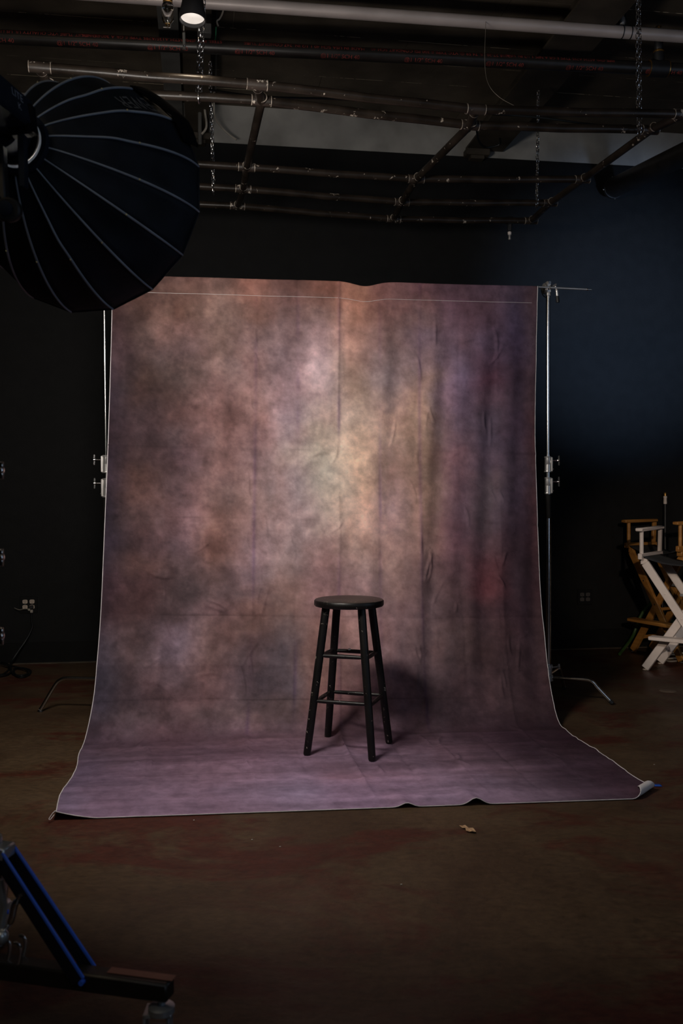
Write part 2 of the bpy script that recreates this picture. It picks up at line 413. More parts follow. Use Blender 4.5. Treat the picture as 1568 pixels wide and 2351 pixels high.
# ================================================================ BACKDROP
Ledge = [(-1.257, 5.09, 2.442), (-1.257, 5.078, 2.2), (-1.257, 5.04, 1.85), (-1.257, 4.986, 1.437), (-1.257, 4.931, 1.111), (-1.257, 4.85, .635), (-1.257, 4.764, .355), (-1.257, 4.648, .137), (-1.255, 4.553, .020), (-1.232, 4.329, .010), (-1.164, 3.973, .010), (-1.142, 3.776, .010), (-1.103, 3.53, .012)]
Redge = [(1.151, 5.45, 2.46), (1.151, 5.48, 2.0), (1.149, 5.484, 1.585), (1.150, 5.42, 1.072), (1.151, 5.365, .696), (1.151, 5.261, .435), (1.151, 5.172, .254), (1.151, 5.044, .113), (1.153, 4.913, .030), (1.172, 4.80, .012), (1.209, 4.55, .010), (1.242, 4.294, .010), (1.292, 3.985, .010), (1.352, 3.785, .010)]
def resample(pts, n):
    a = np.array([tuple(p) for p in smooth_path(pts, 14)]); a[:, 2] = np.maximum(a[:, 2], 0.008)
    s = np.concatenate([[0], np.cumsum(np.linalg.norm(np.diff(a, axis=0), axis=1))])
    t = np.linspace(0, s[-1], n)
    return np.stack([np.interp(t, s, a[:, k]) for k in range(3)], 1), s[-1]
NU, NS = 360, 540
LA, lenL = resample(Ledge, NS); RA, lenR = resample(Redge, NS)
def fbm(x, y, seed, octaves=5, gain=0.5):
    r = np.random.default_rng(seed); out = np.zeros_like(x); amp = 1.0; tot = 0
    for o in range(octaves):
        n = 64; g = r.standard_normal((n, n))
        fx = x * 2 ** o + r.uniform(0, 60); fy = y * 2 ** o + r.uniform(0, 60)
        ix = np.floor(fx).astype(int); iy = np.floor(fy).astype(int); tx = fx - ix; ty = fy - iy
        tx = tx * tx * (3 - 2 * tx); ty = ty * ty * (3 - 2 * ty)
        a = g[ix % n, iy % n]; b_ = g[(ix + 1) % n, iy % n]; c = g[ix % n, (iy + 1) % n]; d = g[(ix + 1) % n, (iy + 1) % n]
        out += amp * ((a * (1 - tx) + b_ * tx) * (1 - ty) + (c * (1 - tx) + d * tx) * ty); tot += amp; amp *= gain
    return out / tot
#PAINT_BEGIN
PAINT_FALLOFF = ([0, 0.08, 0.16, 0.24, 0.32, 0.4, 0.48, 0.56, 0.64, 0.72, 0.8, 0.88, 0.95, 1], [0.02, 0.1, 0.2, 0.3, 0.42, 0.54, 0.66, 0.78, 0.9, 1.02, 1.14, 1.26, 1.38, 1.5, 1.62, 1.74, 1.86, 1.98, 2.1, 2.22, 2.34, 2.44, 2.52, 2.6, 2.7, 2.8, 2.95, 3.1, 3.25, 3.4], [
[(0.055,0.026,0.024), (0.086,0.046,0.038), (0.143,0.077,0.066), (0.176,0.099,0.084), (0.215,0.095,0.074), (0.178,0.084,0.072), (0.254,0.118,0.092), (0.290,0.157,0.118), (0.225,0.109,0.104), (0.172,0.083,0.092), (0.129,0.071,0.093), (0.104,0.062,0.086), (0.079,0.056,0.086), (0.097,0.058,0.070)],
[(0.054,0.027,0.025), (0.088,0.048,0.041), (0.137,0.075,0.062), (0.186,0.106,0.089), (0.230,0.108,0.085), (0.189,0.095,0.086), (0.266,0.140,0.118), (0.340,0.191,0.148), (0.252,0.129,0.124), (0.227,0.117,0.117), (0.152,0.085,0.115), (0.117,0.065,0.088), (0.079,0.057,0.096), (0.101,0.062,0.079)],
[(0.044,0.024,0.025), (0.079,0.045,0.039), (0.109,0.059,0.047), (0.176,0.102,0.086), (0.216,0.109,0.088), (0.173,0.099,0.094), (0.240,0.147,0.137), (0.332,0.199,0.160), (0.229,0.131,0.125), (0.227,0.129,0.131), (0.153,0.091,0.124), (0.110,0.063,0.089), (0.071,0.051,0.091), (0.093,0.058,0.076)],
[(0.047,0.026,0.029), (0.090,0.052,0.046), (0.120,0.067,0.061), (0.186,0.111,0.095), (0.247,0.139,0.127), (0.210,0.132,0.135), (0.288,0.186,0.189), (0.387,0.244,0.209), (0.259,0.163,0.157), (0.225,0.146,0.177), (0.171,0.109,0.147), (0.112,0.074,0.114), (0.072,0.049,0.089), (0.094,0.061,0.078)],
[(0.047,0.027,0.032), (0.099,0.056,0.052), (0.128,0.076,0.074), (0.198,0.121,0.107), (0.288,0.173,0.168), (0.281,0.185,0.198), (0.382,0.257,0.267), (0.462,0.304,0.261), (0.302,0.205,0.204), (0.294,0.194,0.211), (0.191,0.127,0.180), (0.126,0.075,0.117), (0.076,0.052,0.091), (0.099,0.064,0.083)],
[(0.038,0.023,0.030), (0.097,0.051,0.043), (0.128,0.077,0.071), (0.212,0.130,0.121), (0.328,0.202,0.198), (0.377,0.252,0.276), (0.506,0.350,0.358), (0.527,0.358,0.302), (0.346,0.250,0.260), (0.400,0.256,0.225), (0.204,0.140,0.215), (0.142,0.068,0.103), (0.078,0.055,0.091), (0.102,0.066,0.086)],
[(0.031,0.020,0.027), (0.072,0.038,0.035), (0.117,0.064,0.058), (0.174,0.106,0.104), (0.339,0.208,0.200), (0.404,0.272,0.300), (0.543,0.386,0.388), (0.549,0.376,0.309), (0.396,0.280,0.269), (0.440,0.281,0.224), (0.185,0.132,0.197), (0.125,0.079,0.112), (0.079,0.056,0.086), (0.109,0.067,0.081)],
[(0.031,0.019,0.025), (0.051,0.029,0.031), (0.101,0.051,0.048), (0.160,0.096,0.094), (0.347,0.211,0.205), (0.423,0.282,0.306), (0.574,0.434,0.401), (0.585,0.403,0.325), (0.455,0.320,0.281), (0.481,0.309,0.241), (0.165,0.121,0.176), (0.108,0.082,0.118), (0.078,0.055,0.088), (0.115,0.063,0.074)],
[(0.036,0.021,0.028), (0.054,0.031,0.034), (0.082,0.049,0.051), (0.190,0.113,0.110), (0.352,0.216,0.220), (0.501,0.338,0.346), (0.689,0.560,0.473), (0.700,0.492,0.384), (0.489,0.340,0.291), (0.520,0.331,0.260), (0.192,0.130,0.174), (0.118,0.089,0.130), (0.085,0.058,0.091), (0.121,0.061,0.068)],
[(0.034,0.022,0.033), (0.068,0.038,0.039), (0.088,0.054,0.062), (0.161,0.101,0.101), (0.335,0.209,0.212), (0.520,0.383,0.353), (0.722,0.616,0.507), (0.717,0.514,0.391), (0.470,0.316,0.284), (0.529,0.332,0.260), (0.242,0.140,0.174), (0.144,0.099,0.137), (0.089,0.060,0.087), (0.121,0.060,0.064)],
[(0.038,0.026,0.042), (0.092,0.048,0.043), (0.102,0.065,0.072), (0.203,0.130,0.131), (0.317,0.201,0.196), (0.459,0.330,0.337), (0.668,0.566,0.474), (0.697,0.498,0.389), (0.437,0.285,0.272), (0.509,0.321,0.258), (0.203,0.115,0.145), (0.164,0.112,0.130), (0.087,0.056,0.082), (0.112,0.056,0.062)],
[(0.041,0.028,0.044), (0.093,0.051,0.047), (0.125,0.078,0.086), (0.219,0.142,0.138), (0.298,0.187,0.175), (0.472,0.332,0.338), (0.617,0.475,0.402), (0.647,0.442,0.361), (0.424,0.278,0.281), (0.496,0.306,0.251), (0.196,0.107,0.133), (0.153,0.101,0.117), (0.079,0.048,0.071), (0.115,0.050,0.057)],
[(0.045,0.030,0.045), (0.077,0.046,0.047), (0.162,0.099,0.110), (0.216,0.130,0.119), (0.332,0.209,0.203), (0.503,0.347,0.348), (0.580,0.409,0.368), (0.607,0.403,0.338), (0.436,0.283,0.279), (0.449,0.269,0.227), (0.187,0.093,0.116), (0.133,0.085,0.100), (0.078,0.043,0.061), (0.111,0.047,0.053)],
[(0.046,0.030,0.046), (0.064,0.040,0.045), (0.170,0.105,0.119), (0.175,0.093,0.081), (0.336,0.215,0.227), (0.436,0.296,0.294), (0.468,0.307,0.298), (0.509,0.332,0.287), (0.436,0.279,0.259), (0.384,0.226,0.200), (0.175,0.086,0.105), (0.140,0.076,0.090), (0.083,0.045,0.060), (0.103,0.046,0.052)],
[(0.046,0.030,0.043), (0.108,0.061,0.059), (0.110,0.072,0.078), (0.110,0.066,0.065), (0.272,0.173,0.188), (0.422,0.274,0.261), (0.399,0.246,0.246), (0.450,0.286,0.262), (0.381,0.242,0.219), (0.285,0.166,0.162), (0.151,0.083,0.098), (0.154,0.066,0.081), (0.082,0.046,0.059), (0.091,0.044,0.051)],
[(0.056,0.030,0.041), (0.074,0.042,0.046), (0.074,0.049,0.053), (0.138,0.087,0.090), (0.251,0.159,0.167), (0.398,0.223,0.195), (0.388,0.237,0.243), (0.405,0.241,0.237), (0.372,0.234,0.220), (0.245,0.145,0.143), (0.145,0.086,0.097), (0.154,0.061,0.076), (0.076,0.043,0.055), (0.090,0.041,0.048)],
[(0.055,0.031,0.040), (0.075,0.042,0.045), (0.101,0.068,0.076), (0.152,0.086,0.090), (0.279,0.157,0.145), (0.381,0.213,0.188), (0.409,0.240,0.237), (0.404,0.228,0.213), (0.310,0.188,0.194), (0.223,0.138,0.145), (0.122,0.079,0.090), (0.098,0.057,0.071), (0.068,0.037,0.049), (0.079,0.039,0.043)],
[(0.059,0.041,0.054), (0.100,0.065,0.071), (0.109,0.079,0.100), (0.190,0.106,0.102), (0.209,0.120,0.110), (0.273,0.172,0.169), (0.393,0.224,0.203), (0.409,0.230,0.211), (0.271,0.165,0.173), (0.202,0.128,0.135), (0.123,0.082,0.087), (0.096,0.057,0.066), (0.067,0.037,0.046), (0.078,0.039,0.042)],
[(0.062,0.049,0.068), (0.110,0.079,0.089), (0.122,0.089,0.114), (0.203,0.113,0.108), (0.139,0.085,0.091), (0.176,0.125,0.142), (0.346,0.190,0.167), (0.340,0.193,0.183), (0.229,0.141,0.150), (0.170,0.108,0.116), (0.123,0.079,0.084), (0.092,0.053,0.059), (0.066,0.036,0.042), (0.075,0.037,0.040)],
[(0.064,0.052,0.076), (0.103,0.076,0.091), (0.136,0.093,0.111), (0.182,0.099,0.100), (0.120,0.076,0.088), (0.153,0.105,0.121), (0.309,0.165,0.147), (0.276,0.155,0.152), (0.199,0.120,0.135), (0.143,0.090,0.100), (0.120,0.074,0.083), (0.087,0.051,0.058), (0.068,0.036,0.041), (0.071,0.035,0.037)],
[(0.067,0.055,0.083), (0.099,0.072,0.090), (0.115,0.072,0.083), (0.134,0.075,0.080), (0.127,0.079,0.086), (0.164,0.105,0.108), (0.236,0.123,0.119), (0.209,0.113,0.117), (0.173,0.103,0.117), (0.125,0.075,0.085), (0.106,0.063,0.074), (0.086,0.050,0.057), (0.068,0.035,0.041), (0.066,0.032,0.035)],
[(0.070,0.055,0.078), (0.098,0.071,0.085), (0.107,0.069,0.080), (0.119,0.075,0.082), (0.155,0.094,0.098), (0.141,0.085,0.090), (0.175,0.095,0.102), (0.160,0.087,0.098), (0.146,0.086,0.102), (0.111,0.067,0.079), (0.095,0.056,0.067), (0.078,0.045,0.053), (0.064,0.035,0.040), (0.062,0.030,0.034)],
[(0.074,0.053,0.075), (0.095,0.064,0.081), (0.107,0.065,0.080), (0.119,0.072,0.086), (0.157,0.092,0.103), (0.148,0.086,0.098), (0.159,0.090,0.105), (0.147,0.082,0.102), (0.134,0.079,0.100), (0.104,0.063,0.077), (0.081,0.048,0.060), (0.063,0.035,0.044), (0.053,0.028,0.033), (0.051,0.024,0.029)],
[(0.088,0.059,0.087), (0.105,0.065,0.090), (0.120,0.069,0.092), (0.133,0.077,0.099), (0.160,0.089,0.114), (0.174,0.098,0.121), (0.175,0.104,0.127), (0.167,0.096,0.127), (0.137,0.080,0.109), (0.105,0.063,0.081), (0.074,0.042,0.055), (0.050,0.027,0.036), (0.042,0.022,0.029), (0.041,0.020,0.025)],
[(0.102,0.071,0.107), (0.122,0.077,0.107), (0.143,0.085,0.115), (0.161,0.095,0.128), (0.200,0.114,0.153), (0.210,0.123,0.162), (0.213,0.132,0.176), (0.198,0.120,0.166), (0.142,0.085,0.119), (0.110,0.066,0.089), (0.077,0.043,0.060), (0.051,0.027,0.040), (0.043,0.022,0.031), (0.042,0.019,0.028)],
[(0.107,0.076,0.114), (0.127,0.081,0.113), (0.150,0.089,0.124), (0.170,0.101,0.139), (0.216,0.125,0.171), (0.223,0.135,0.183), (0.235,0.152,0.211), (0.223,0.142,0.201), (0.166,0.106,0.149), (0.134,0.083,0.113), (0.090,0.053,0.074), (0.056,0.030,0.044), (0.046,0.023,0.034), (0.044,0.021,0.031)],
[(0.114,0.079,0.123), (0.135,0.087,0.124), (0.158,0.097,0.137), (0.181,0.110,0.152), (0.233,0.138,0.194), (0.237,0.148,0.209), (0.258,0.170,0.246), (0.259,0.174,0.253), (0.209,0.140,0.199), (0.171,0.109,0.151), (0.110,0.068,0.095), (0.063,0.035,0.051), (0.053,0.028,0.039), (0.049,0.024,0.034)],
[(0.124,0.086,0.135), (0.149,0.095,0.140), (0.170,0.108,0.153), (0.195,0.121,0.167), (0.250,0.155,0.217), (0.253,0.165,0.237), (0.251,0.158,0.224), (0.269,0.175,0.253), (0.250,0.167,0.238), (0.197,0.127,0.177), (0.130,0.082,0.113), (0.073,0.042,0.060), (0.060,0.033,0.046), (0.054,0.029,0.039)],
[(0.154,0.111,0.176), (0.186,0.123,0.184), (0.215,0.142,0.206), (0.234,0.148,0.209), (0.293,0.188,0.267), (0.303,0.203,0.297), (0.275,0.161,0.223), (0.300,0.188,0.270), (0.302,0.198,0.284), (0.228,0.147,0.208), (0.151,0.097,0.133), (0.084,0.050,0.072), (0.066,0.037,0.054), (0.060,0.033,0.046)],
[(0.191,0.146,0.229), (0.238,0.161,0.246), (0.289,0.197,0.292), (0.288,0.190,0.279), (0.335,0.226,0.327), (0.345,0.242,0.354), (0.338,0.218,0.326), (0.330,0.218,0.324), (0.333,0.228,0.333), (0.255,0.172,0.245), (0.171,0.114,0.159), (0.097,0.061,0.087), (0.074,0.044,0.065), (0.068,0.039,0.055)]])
#PAINT_END
def build_backdrop():
    u = np.linspace(0, 1, NU)[None, :]; si = np.linspace(0, 1, NS)[:, None]
    W = 2.435; H = (lenL + lenR) / 2
    pos = LA[:, None, :] * (1 - u[..., None]) + RA[:, None, :] * u[..., None]
    U = np.broadcast_to(u, (NS, NU)) * W; S = np.broadcast_to(si, (NS, NU)) * H          # metres on the cloth
    # surface normal of the smooth sheet
    du = np.gradient(pos, axis=1); ds = np.gradient(pos, axis=0)
    nrm = np.cross(ds, du); nrm /= np.linalg.norm(nrm, axis=2, keepdims=True) + 1e-9
    if nrm[10, NU // 2, 1] > 0: nrm = -nrm
    zc = pos[..., 2]
    hang = np.clip((zc - 0.02) / 0.35, 0, 1); un = U / W
    D = np.zeros((NS, NU))
    # broad folds hanging in the right half, slanting to the left going down
    sl = un - 0.045 * (S - 0.3)
    env = np.clip((un - 0.50) / 0.2, 0, 1) * np.clip(S / 0.5, 0, 1) * hang
    sl2 = un + 0.030 * np.maximum(S - 0.5, 0)
    D += env * 0.011 * np.sin(2 * math.pi * sl2 / 0.115 + 0.6 * fbm(U * 1.2, S * .5, 3, 2))
    D += env * 0.006 * np.sin(2 * math.pi * sl2 / 0.062 + 1.4)
    D += hang * (1 - un) * 0.007 * np.sin(2 * math.pi * un / 0.19 + 0.7 * fbm(U, S * .6, 5, 2))
    # ironed-in fold lines, a lattice
    for k, ui in enumerate([.032, .13, .227, .323, .42, .516, .613, .709, .806, .903]):
        a = (0.0085 if k in (5,) else 0.0048) * (1 if k % 2 else -1)
        x = np.abs(U - ui * W - 0.004 * fbm(S * 2, S * 0, 40 + k, 2))
        D += a * np.exp(-x / 0.010) * (0.75 + 0.7 * fbm(U * 0 + k, S * 2.5, 60 + k, 3))
    for k, zz in enumerate([0.10, 0.96, 1.37, 1.63, 1.90, 2.18, 2.44, 2.62, 2.78, 2.96, 3.14, 3.3]):
        a = (0.0060 if k in (1, 2, 4, 5) else 0.0034) * (1 if k % 2 else -1)
        if zz > 2.5: a *= 1.7
        x = np.abs(S - zz - 0.010 * fbm(U * 1.2, U * 0, 80 + k, 2))
        D += a * np.exp(-x / 0.012) * (0.7 + 0.5 * fbm(U * 2.5, S * 0 + k, 90 + k, 3))
    # crumple
    D += (0.0040 * fbm(U * 2.2, S * 1.4, 7, 3) + 0.0016 * fbm(U * 9, S * 7, 8, 3)) * (0.35 + 0.65 * hang)
    fl = 1 - hang
    D += fl * np.clip((S - 2.45) / .15, 0, 1) * (0.0050 * np.maximum(fbm(U * 1.3, S * 7, 9, 3), -0.2) + 0.002 * fbm(U * 4, S * 14, 10, 3))
    # short crescent creases beside the fold crossings
    rr = np.random.default_rng(5)
    segs = []
    for ui in (.13, .323, .709, .903):
        for zz in (0.35, 0.75, 1.15, 1.5, 1.77, 2.05, 2.3, 2.7, 3.05):
            for k in range(2):
                segs.append((ui * W + rr.normal(0, .035), zz + rr.normal(0, .07), rr.uniform(.05, .11), rr.normal(1.57, .35), rr.uniform(-3, 3)))
    for k in range(26): segs.append((rr.uniform(.1, 2.3), rr.uniform(.3, 3.2), rr.uniform(.03, .09), rr.uniform(0, 3.14), rr.uniform(-4, 4)))
    for cx, cy, ln, an, cu in segs:
        m = (np.abs(U - cx) < ln) & (np.abs(S - cy) < ln)
        if not m.any(): continue
        x = U[m] - cx; y = S[m] - cy
        a = x * math.cos(an) + y * math.sin(an); b_ = -x * math.sin(an) + y * math.cos(an) - cu * a * a
        D[m] += 0.0085 * np.exp(-(b_ / 0.0075) ** 2) * np.clip(1 - (a / (ln * .95)) ** 2, 0, 1)
    # the pocket hem at the top sags between the two arms
    topw = np.exp(-(S / 0.16) ** 2)
    dip = np.exp(-((un - 0.578) / 0.035) ** 2) * 0.026
    D += 0.010 * np.sin(2 * math.pi * un / .31) * topw * .4
    pos = pos + nrm * D[..., None]
    pos[..., 2] -= topw * dip
    # front edge: two small tunnels and a lifted left corner
    front = np.clip((S - (H - 0.30)) / 0.30, 0, 1)
    flat = np.clip((S - (H - 0.18)) / 0.14, 0, 1)
    pos[..., 2] = 0.0038 + (pos[..., 2] - 0.0038) * (1 - 0.92 * flat)
    for c0, hgt, wd in ((.555, .016, .012), (.668, .026, .014)):
        pos[..., 2] += front ** 1.5 * hgt * np.exp(-((un - c0) / wd) ** 2)
    cl = np.clip(1 - np.hypot(U / 0.17, (H - S) / 0.10), 0, 1)
    pos[..., 2] += 0.032 * cl ** 1.4
    pos[..., 0] += 0.010 * np.sin(S * 9) * np.exp(-un / .02) * fl
    # the straight front edge: shape to the photographed line
    pos[..., 2] = np.maximum(pos[..., 2], 0.0035)
    # rolled right corner shows the white back
    cor = pos[-1, -1].copy(); e = np.array([0.76, -0.65, 0.0]); e /= np.linalg.norm(e)
    Lr = 0.118; r = 0.020
    t = (pos - (cor - e * Lr)) @ e
    near = (np.linalg.norm(pos[..., :2] - cor[:2], axis=2) < 0.5) & (t > 0)
    tt = t[near]; q = pos[near]; z0 = q[:, 2].copy()
    ang = tt / r
    rad = r * (1 - 0.04 * ang)
    q = q - e * tt[:, None] + e * (rad * np.sin(ang))[:, None]; q[:, 2] = z0 + rad * (1 - np.cos(ang))
    pos[near] = q
    me = bpy.data.meshes.new('backdrop_cloth')
    idx = np.arange(NS * NU).reshape(NS, NU)
    quads = np.stack([idx[:-1, :-1], idx[:-1, 1:], idx[1:, 1:], idx[1:, :-1]], -1).reshape(-1, 4)
    base = V((-0.05, 4.9, 0.0))
    vv = (pos.reshape(-1, 3) - np.array(base))
    me.from_pydata(vv.tolist(), [], quads.tolist()); me.update()
    me.shade_smooth()
    uv = me.uv_layers.new(name='cloth')
    li = quads.reshape(-1)
    uvs = np.stack([U.reshape(-1)[li], S.reshape(-1)[li]], 1).astype(np.float32)
    uv.data.foreach_set('uv', uvs.reshape(-1))
    # muslin paint with leftover light falloff put into it, one value per vertex
    if PAINT_FALLOFF is None:
        col = np.full((NS, NU, 3), 0.3)
    else:
        pu, ps, tab = PAINT_FALLOFF
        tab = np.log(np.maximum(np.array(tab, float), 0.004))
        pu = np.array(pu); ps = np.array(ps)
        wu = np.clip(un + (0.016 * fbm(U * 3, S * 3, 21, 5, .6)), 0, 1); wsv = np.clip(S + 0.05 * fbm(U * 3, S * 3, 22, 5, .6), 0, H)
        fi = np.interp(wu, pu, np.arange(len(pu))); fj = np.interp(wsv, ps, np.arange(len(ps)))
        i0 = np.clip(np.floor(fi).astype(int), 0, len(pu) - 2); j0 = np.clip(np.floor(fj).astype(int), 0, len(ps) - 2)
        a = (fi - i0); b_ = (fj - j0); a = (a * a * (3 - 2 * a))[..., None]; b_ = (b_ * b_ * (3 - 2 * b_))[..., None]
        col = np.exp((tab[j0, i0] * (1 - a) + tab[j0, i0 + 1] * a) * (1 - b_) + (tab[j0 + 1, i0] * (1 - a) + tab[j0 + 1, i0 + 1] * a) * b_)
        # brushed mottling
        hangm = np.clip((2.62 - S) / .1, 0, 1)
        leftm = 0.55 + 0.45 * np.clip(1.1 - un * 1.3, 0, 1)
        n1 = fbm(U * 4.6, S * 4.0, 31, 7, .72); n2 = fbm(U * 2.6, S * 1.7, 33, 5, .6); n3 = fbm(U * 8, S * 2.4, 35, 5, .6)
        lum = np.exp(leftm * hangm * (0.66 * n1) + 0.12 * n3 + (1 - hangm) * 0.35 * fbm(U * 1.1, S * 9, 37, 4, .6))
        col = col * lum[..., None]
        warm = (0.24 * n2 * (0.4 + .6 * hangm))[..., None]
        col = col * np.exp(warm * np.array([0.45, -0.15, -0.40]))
        for k, zz in enumerate([0.96, 1.37, 1.90, 2.36]):              # darker lines along the ironed horizontal folds
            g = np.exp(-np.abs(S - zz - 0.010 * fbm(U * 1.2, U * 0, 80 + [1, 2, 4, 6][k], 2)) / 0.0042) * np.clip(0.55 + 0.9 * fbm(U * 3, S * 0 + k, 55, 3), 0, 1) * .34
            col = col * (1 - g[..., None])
        # darker violet along the vertical fold lines
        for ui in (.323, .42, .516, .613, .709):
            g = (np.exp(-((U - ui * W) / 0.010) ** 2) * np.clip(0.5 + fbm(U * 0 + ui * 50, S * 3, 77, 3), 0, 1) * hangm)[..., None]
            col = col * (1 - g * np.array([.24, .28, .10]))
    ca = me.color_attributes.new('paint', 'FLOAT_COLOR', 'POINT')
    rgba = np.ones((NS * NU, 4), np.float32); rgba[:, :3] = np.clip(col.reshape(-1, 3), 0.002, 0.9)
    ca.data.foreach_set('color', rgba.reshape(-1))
    m = bpy.data.materials.new('painted muslin'); m.use_nodes = True
    nt = m.node_tree; n = nt.nodes; L = nt.links; b = n['Principled BSDF']
    b.inputs['Roughness'].default_value = 0.85; b.inputs['Specular IOR Level'].default_value = 0.15
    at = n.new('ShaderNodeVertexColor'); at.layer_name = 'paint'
    uvn = n.new('ShaderNodeUVMap'); uvn.uv_map = 'cloth'
    z = n.new('ShaderNodeTexNoise'); z.inputs['Scale'].default_value = 16; z.inputs['Detail'].default_value = 6; z.inputs['Roughness'].default_value = 0.62
    L.new(uvn.outputs[0], z.inputs['Vector'])
    rp = n.new('ShaderNodeValToRGB'); rp.color_ramp.elements[0].position = .3; rp.color_ramp.elements[1].position = .72
    rp.color_ramp.elements[0].color = (.72, .71, .73, 1); rp.color_ramp.elements[1].color = (1.24, 1.24, 1.25, 1)
    L.new(z.outputs['Fac'], rp.inputs[0])
    mu = n.new('ShaderNodeMix'); mu.data_type = 'RGBA'; mu.blend_type = 'MULTIPLY'; mu.inputs['Factor'].default_value = 1
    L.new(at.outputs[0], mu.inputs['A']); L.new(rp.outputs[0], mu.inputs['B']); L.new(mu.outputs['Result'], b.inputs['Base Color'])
    z2 = n.new('ShaderNodeTexNoise'); z2.inputs['Scale'].default_value = 13; z2.inputs['Detail'].default_value = 5; z2.inputs['Distortion'].default_value = 1.2
    L.new(uvn.outputs[0], z2.inputs['Vector'])
    bp = n.new('ShaderNodeBump'); bp.inputs['Strength'].default_value = 0.35; bp.inputs['Distance'].default_value = 0.012
    L.new(z2.outputs['Fac'], bp.inputs['Height']); L.new(bp.outputs[0], b.inputs['Normal'])
    me.materials.append(m); me.materials.append(M['muslin_back'])
    root = thing('painted_backdrop', base, 'mottled mauve painted muslin backdrop hung between two chrome stands and swept onto the floor', 'backdrop')
    o = put('cloth', me, root)
    # orient so that normals face the camera side
    if np.dot(np.cross(pos[11, 10] - pos[10, 10], pos[10, 11] - pos[10, 10]), nrm[10, 10]) < 0:
        pass
    sd = o.modifiers.new('thickness', 'SOLIDIFY'); sd.thickness = 0.0012; sd.offset = -1; sd.material_offset = 1; sd.material_offset_rim = 1
    me.flip_normals() if me.polygons[NU * 20].normal.y > 0 else None
    # overlocked white edges and the stitch of the pocket hem
    def edge(name, pts, r, step=2):
        mb = MB(); mb.tube([V(p) for p in pts[::step]], r, 6); part(name, mb, M['hem'], root)
    edge('selvedge', pos[:, 0], 0.0022); edge('selvedge', pos[:, -1], 0.0022); edge('front_hem', pos[-1, :], 0.0018)
    j = int(0.098 / H * NS)
    edge('hem_stitch', pos[j, 6:-4] + nrm[j, 6:-4] * 0.0015, 0.0010)
    mb = MB(); c0 = V(pos[-1, 0]); 
    mb.tube(smooth_path([c0 + V((0.005, 0, 0.002)), c0 + V((-0.004, -.01, -.006)), c0 + V((-.012, -.024, -.02)), c0 + V((-.006, -.028, -.022)), c0 + V((.003, -.01, -.01))]), 0.0014, 6)
    mb.v = [V((p.x, p.y, max(p.z, 0.003))) for p in mb.v]
    part('corner_loop', mb, M['hem'], root, label='small white cord loop at the front left corner')
    return pos
BD = build_backdrop()

# ================================================================ STOOL
def build_stool():
    c = V((0.0362, 4.482, 0.0)); z0 = 0.009
    root = thing('bar_stool', c + V((0, 0, z0)), 'tall chipped black wooden stool with round seat standing on the painted backdrop', 'stool')
    ft = [PF(703, 1737), PF(855, 1752), PF(893, 1712), PF(755, 1697)]
    ang0 = math.atan2(ft[1].y - c.y, ft[1].x - c.x)
    rb, rt, zt = 0.226, 0.124, 0.705
    legs = []
    for k in range(4):
        a = ang0 + k * math.pi / 2
        e = V((math.cos(a), math.sin(a), 0))
        b = c + e * rb + V((0, 0, z0)); t = c + e * rt + V((0, 0, zt)); legs.append((b, t))
        d = (t - b).normalized()
        mb = MB(); mb.tube([b, b + d * .004, b + d * .010, b + d * .2, b + d * .55, t], [.0135, .0165, .0178, .0185, .0195, .0195], 20)
        part('leg', mb, M['stool'], root)
    def at(k, z):
        b, t = legs[k % 4]; f = (z - b.z) / (t.z - b.z); return b.lerp(t, f)
    for k, zs in ((0, (.468, .252)), (1, (.462, .25)), (2, (.468, .252)), (3, (.474, .262))):
        for z in zs:
            p, q = at(k, z), at(k + 1, z); d = (q - p).normalized()
            mb = MB(); mb.tube([p + d * .012, p + d * .03, p.lerp(q, .5), q - d * .03, q - d * .012], [.0075, .0092, .0105, .0092, .0075], 12); part('rung', mb, M['stool'], root)
    mb = MB(); mb.lathe([(.001, .700), (.150, .700), (.164, .703), (.1685, .709), (.1685, .726), (.165, .732), (.158, .7345), (.08, .7355), (.001, .736)], c, seg=56)
    part('seat', mb, M['stool'], root)
    for zz, kk, f in ((.468 + .0095, 2, .36),):
        p = at(1, .464).lerp(at(2, .464), .64)
        mb = MB(); mb.ball(p + V((0, -.004, .0075)), 0.0078, 8, (1.1, .8, .7)); part('paint_chip', mb, M['white_chip'], root, label='white chip on the upper back rung')
build_stool()

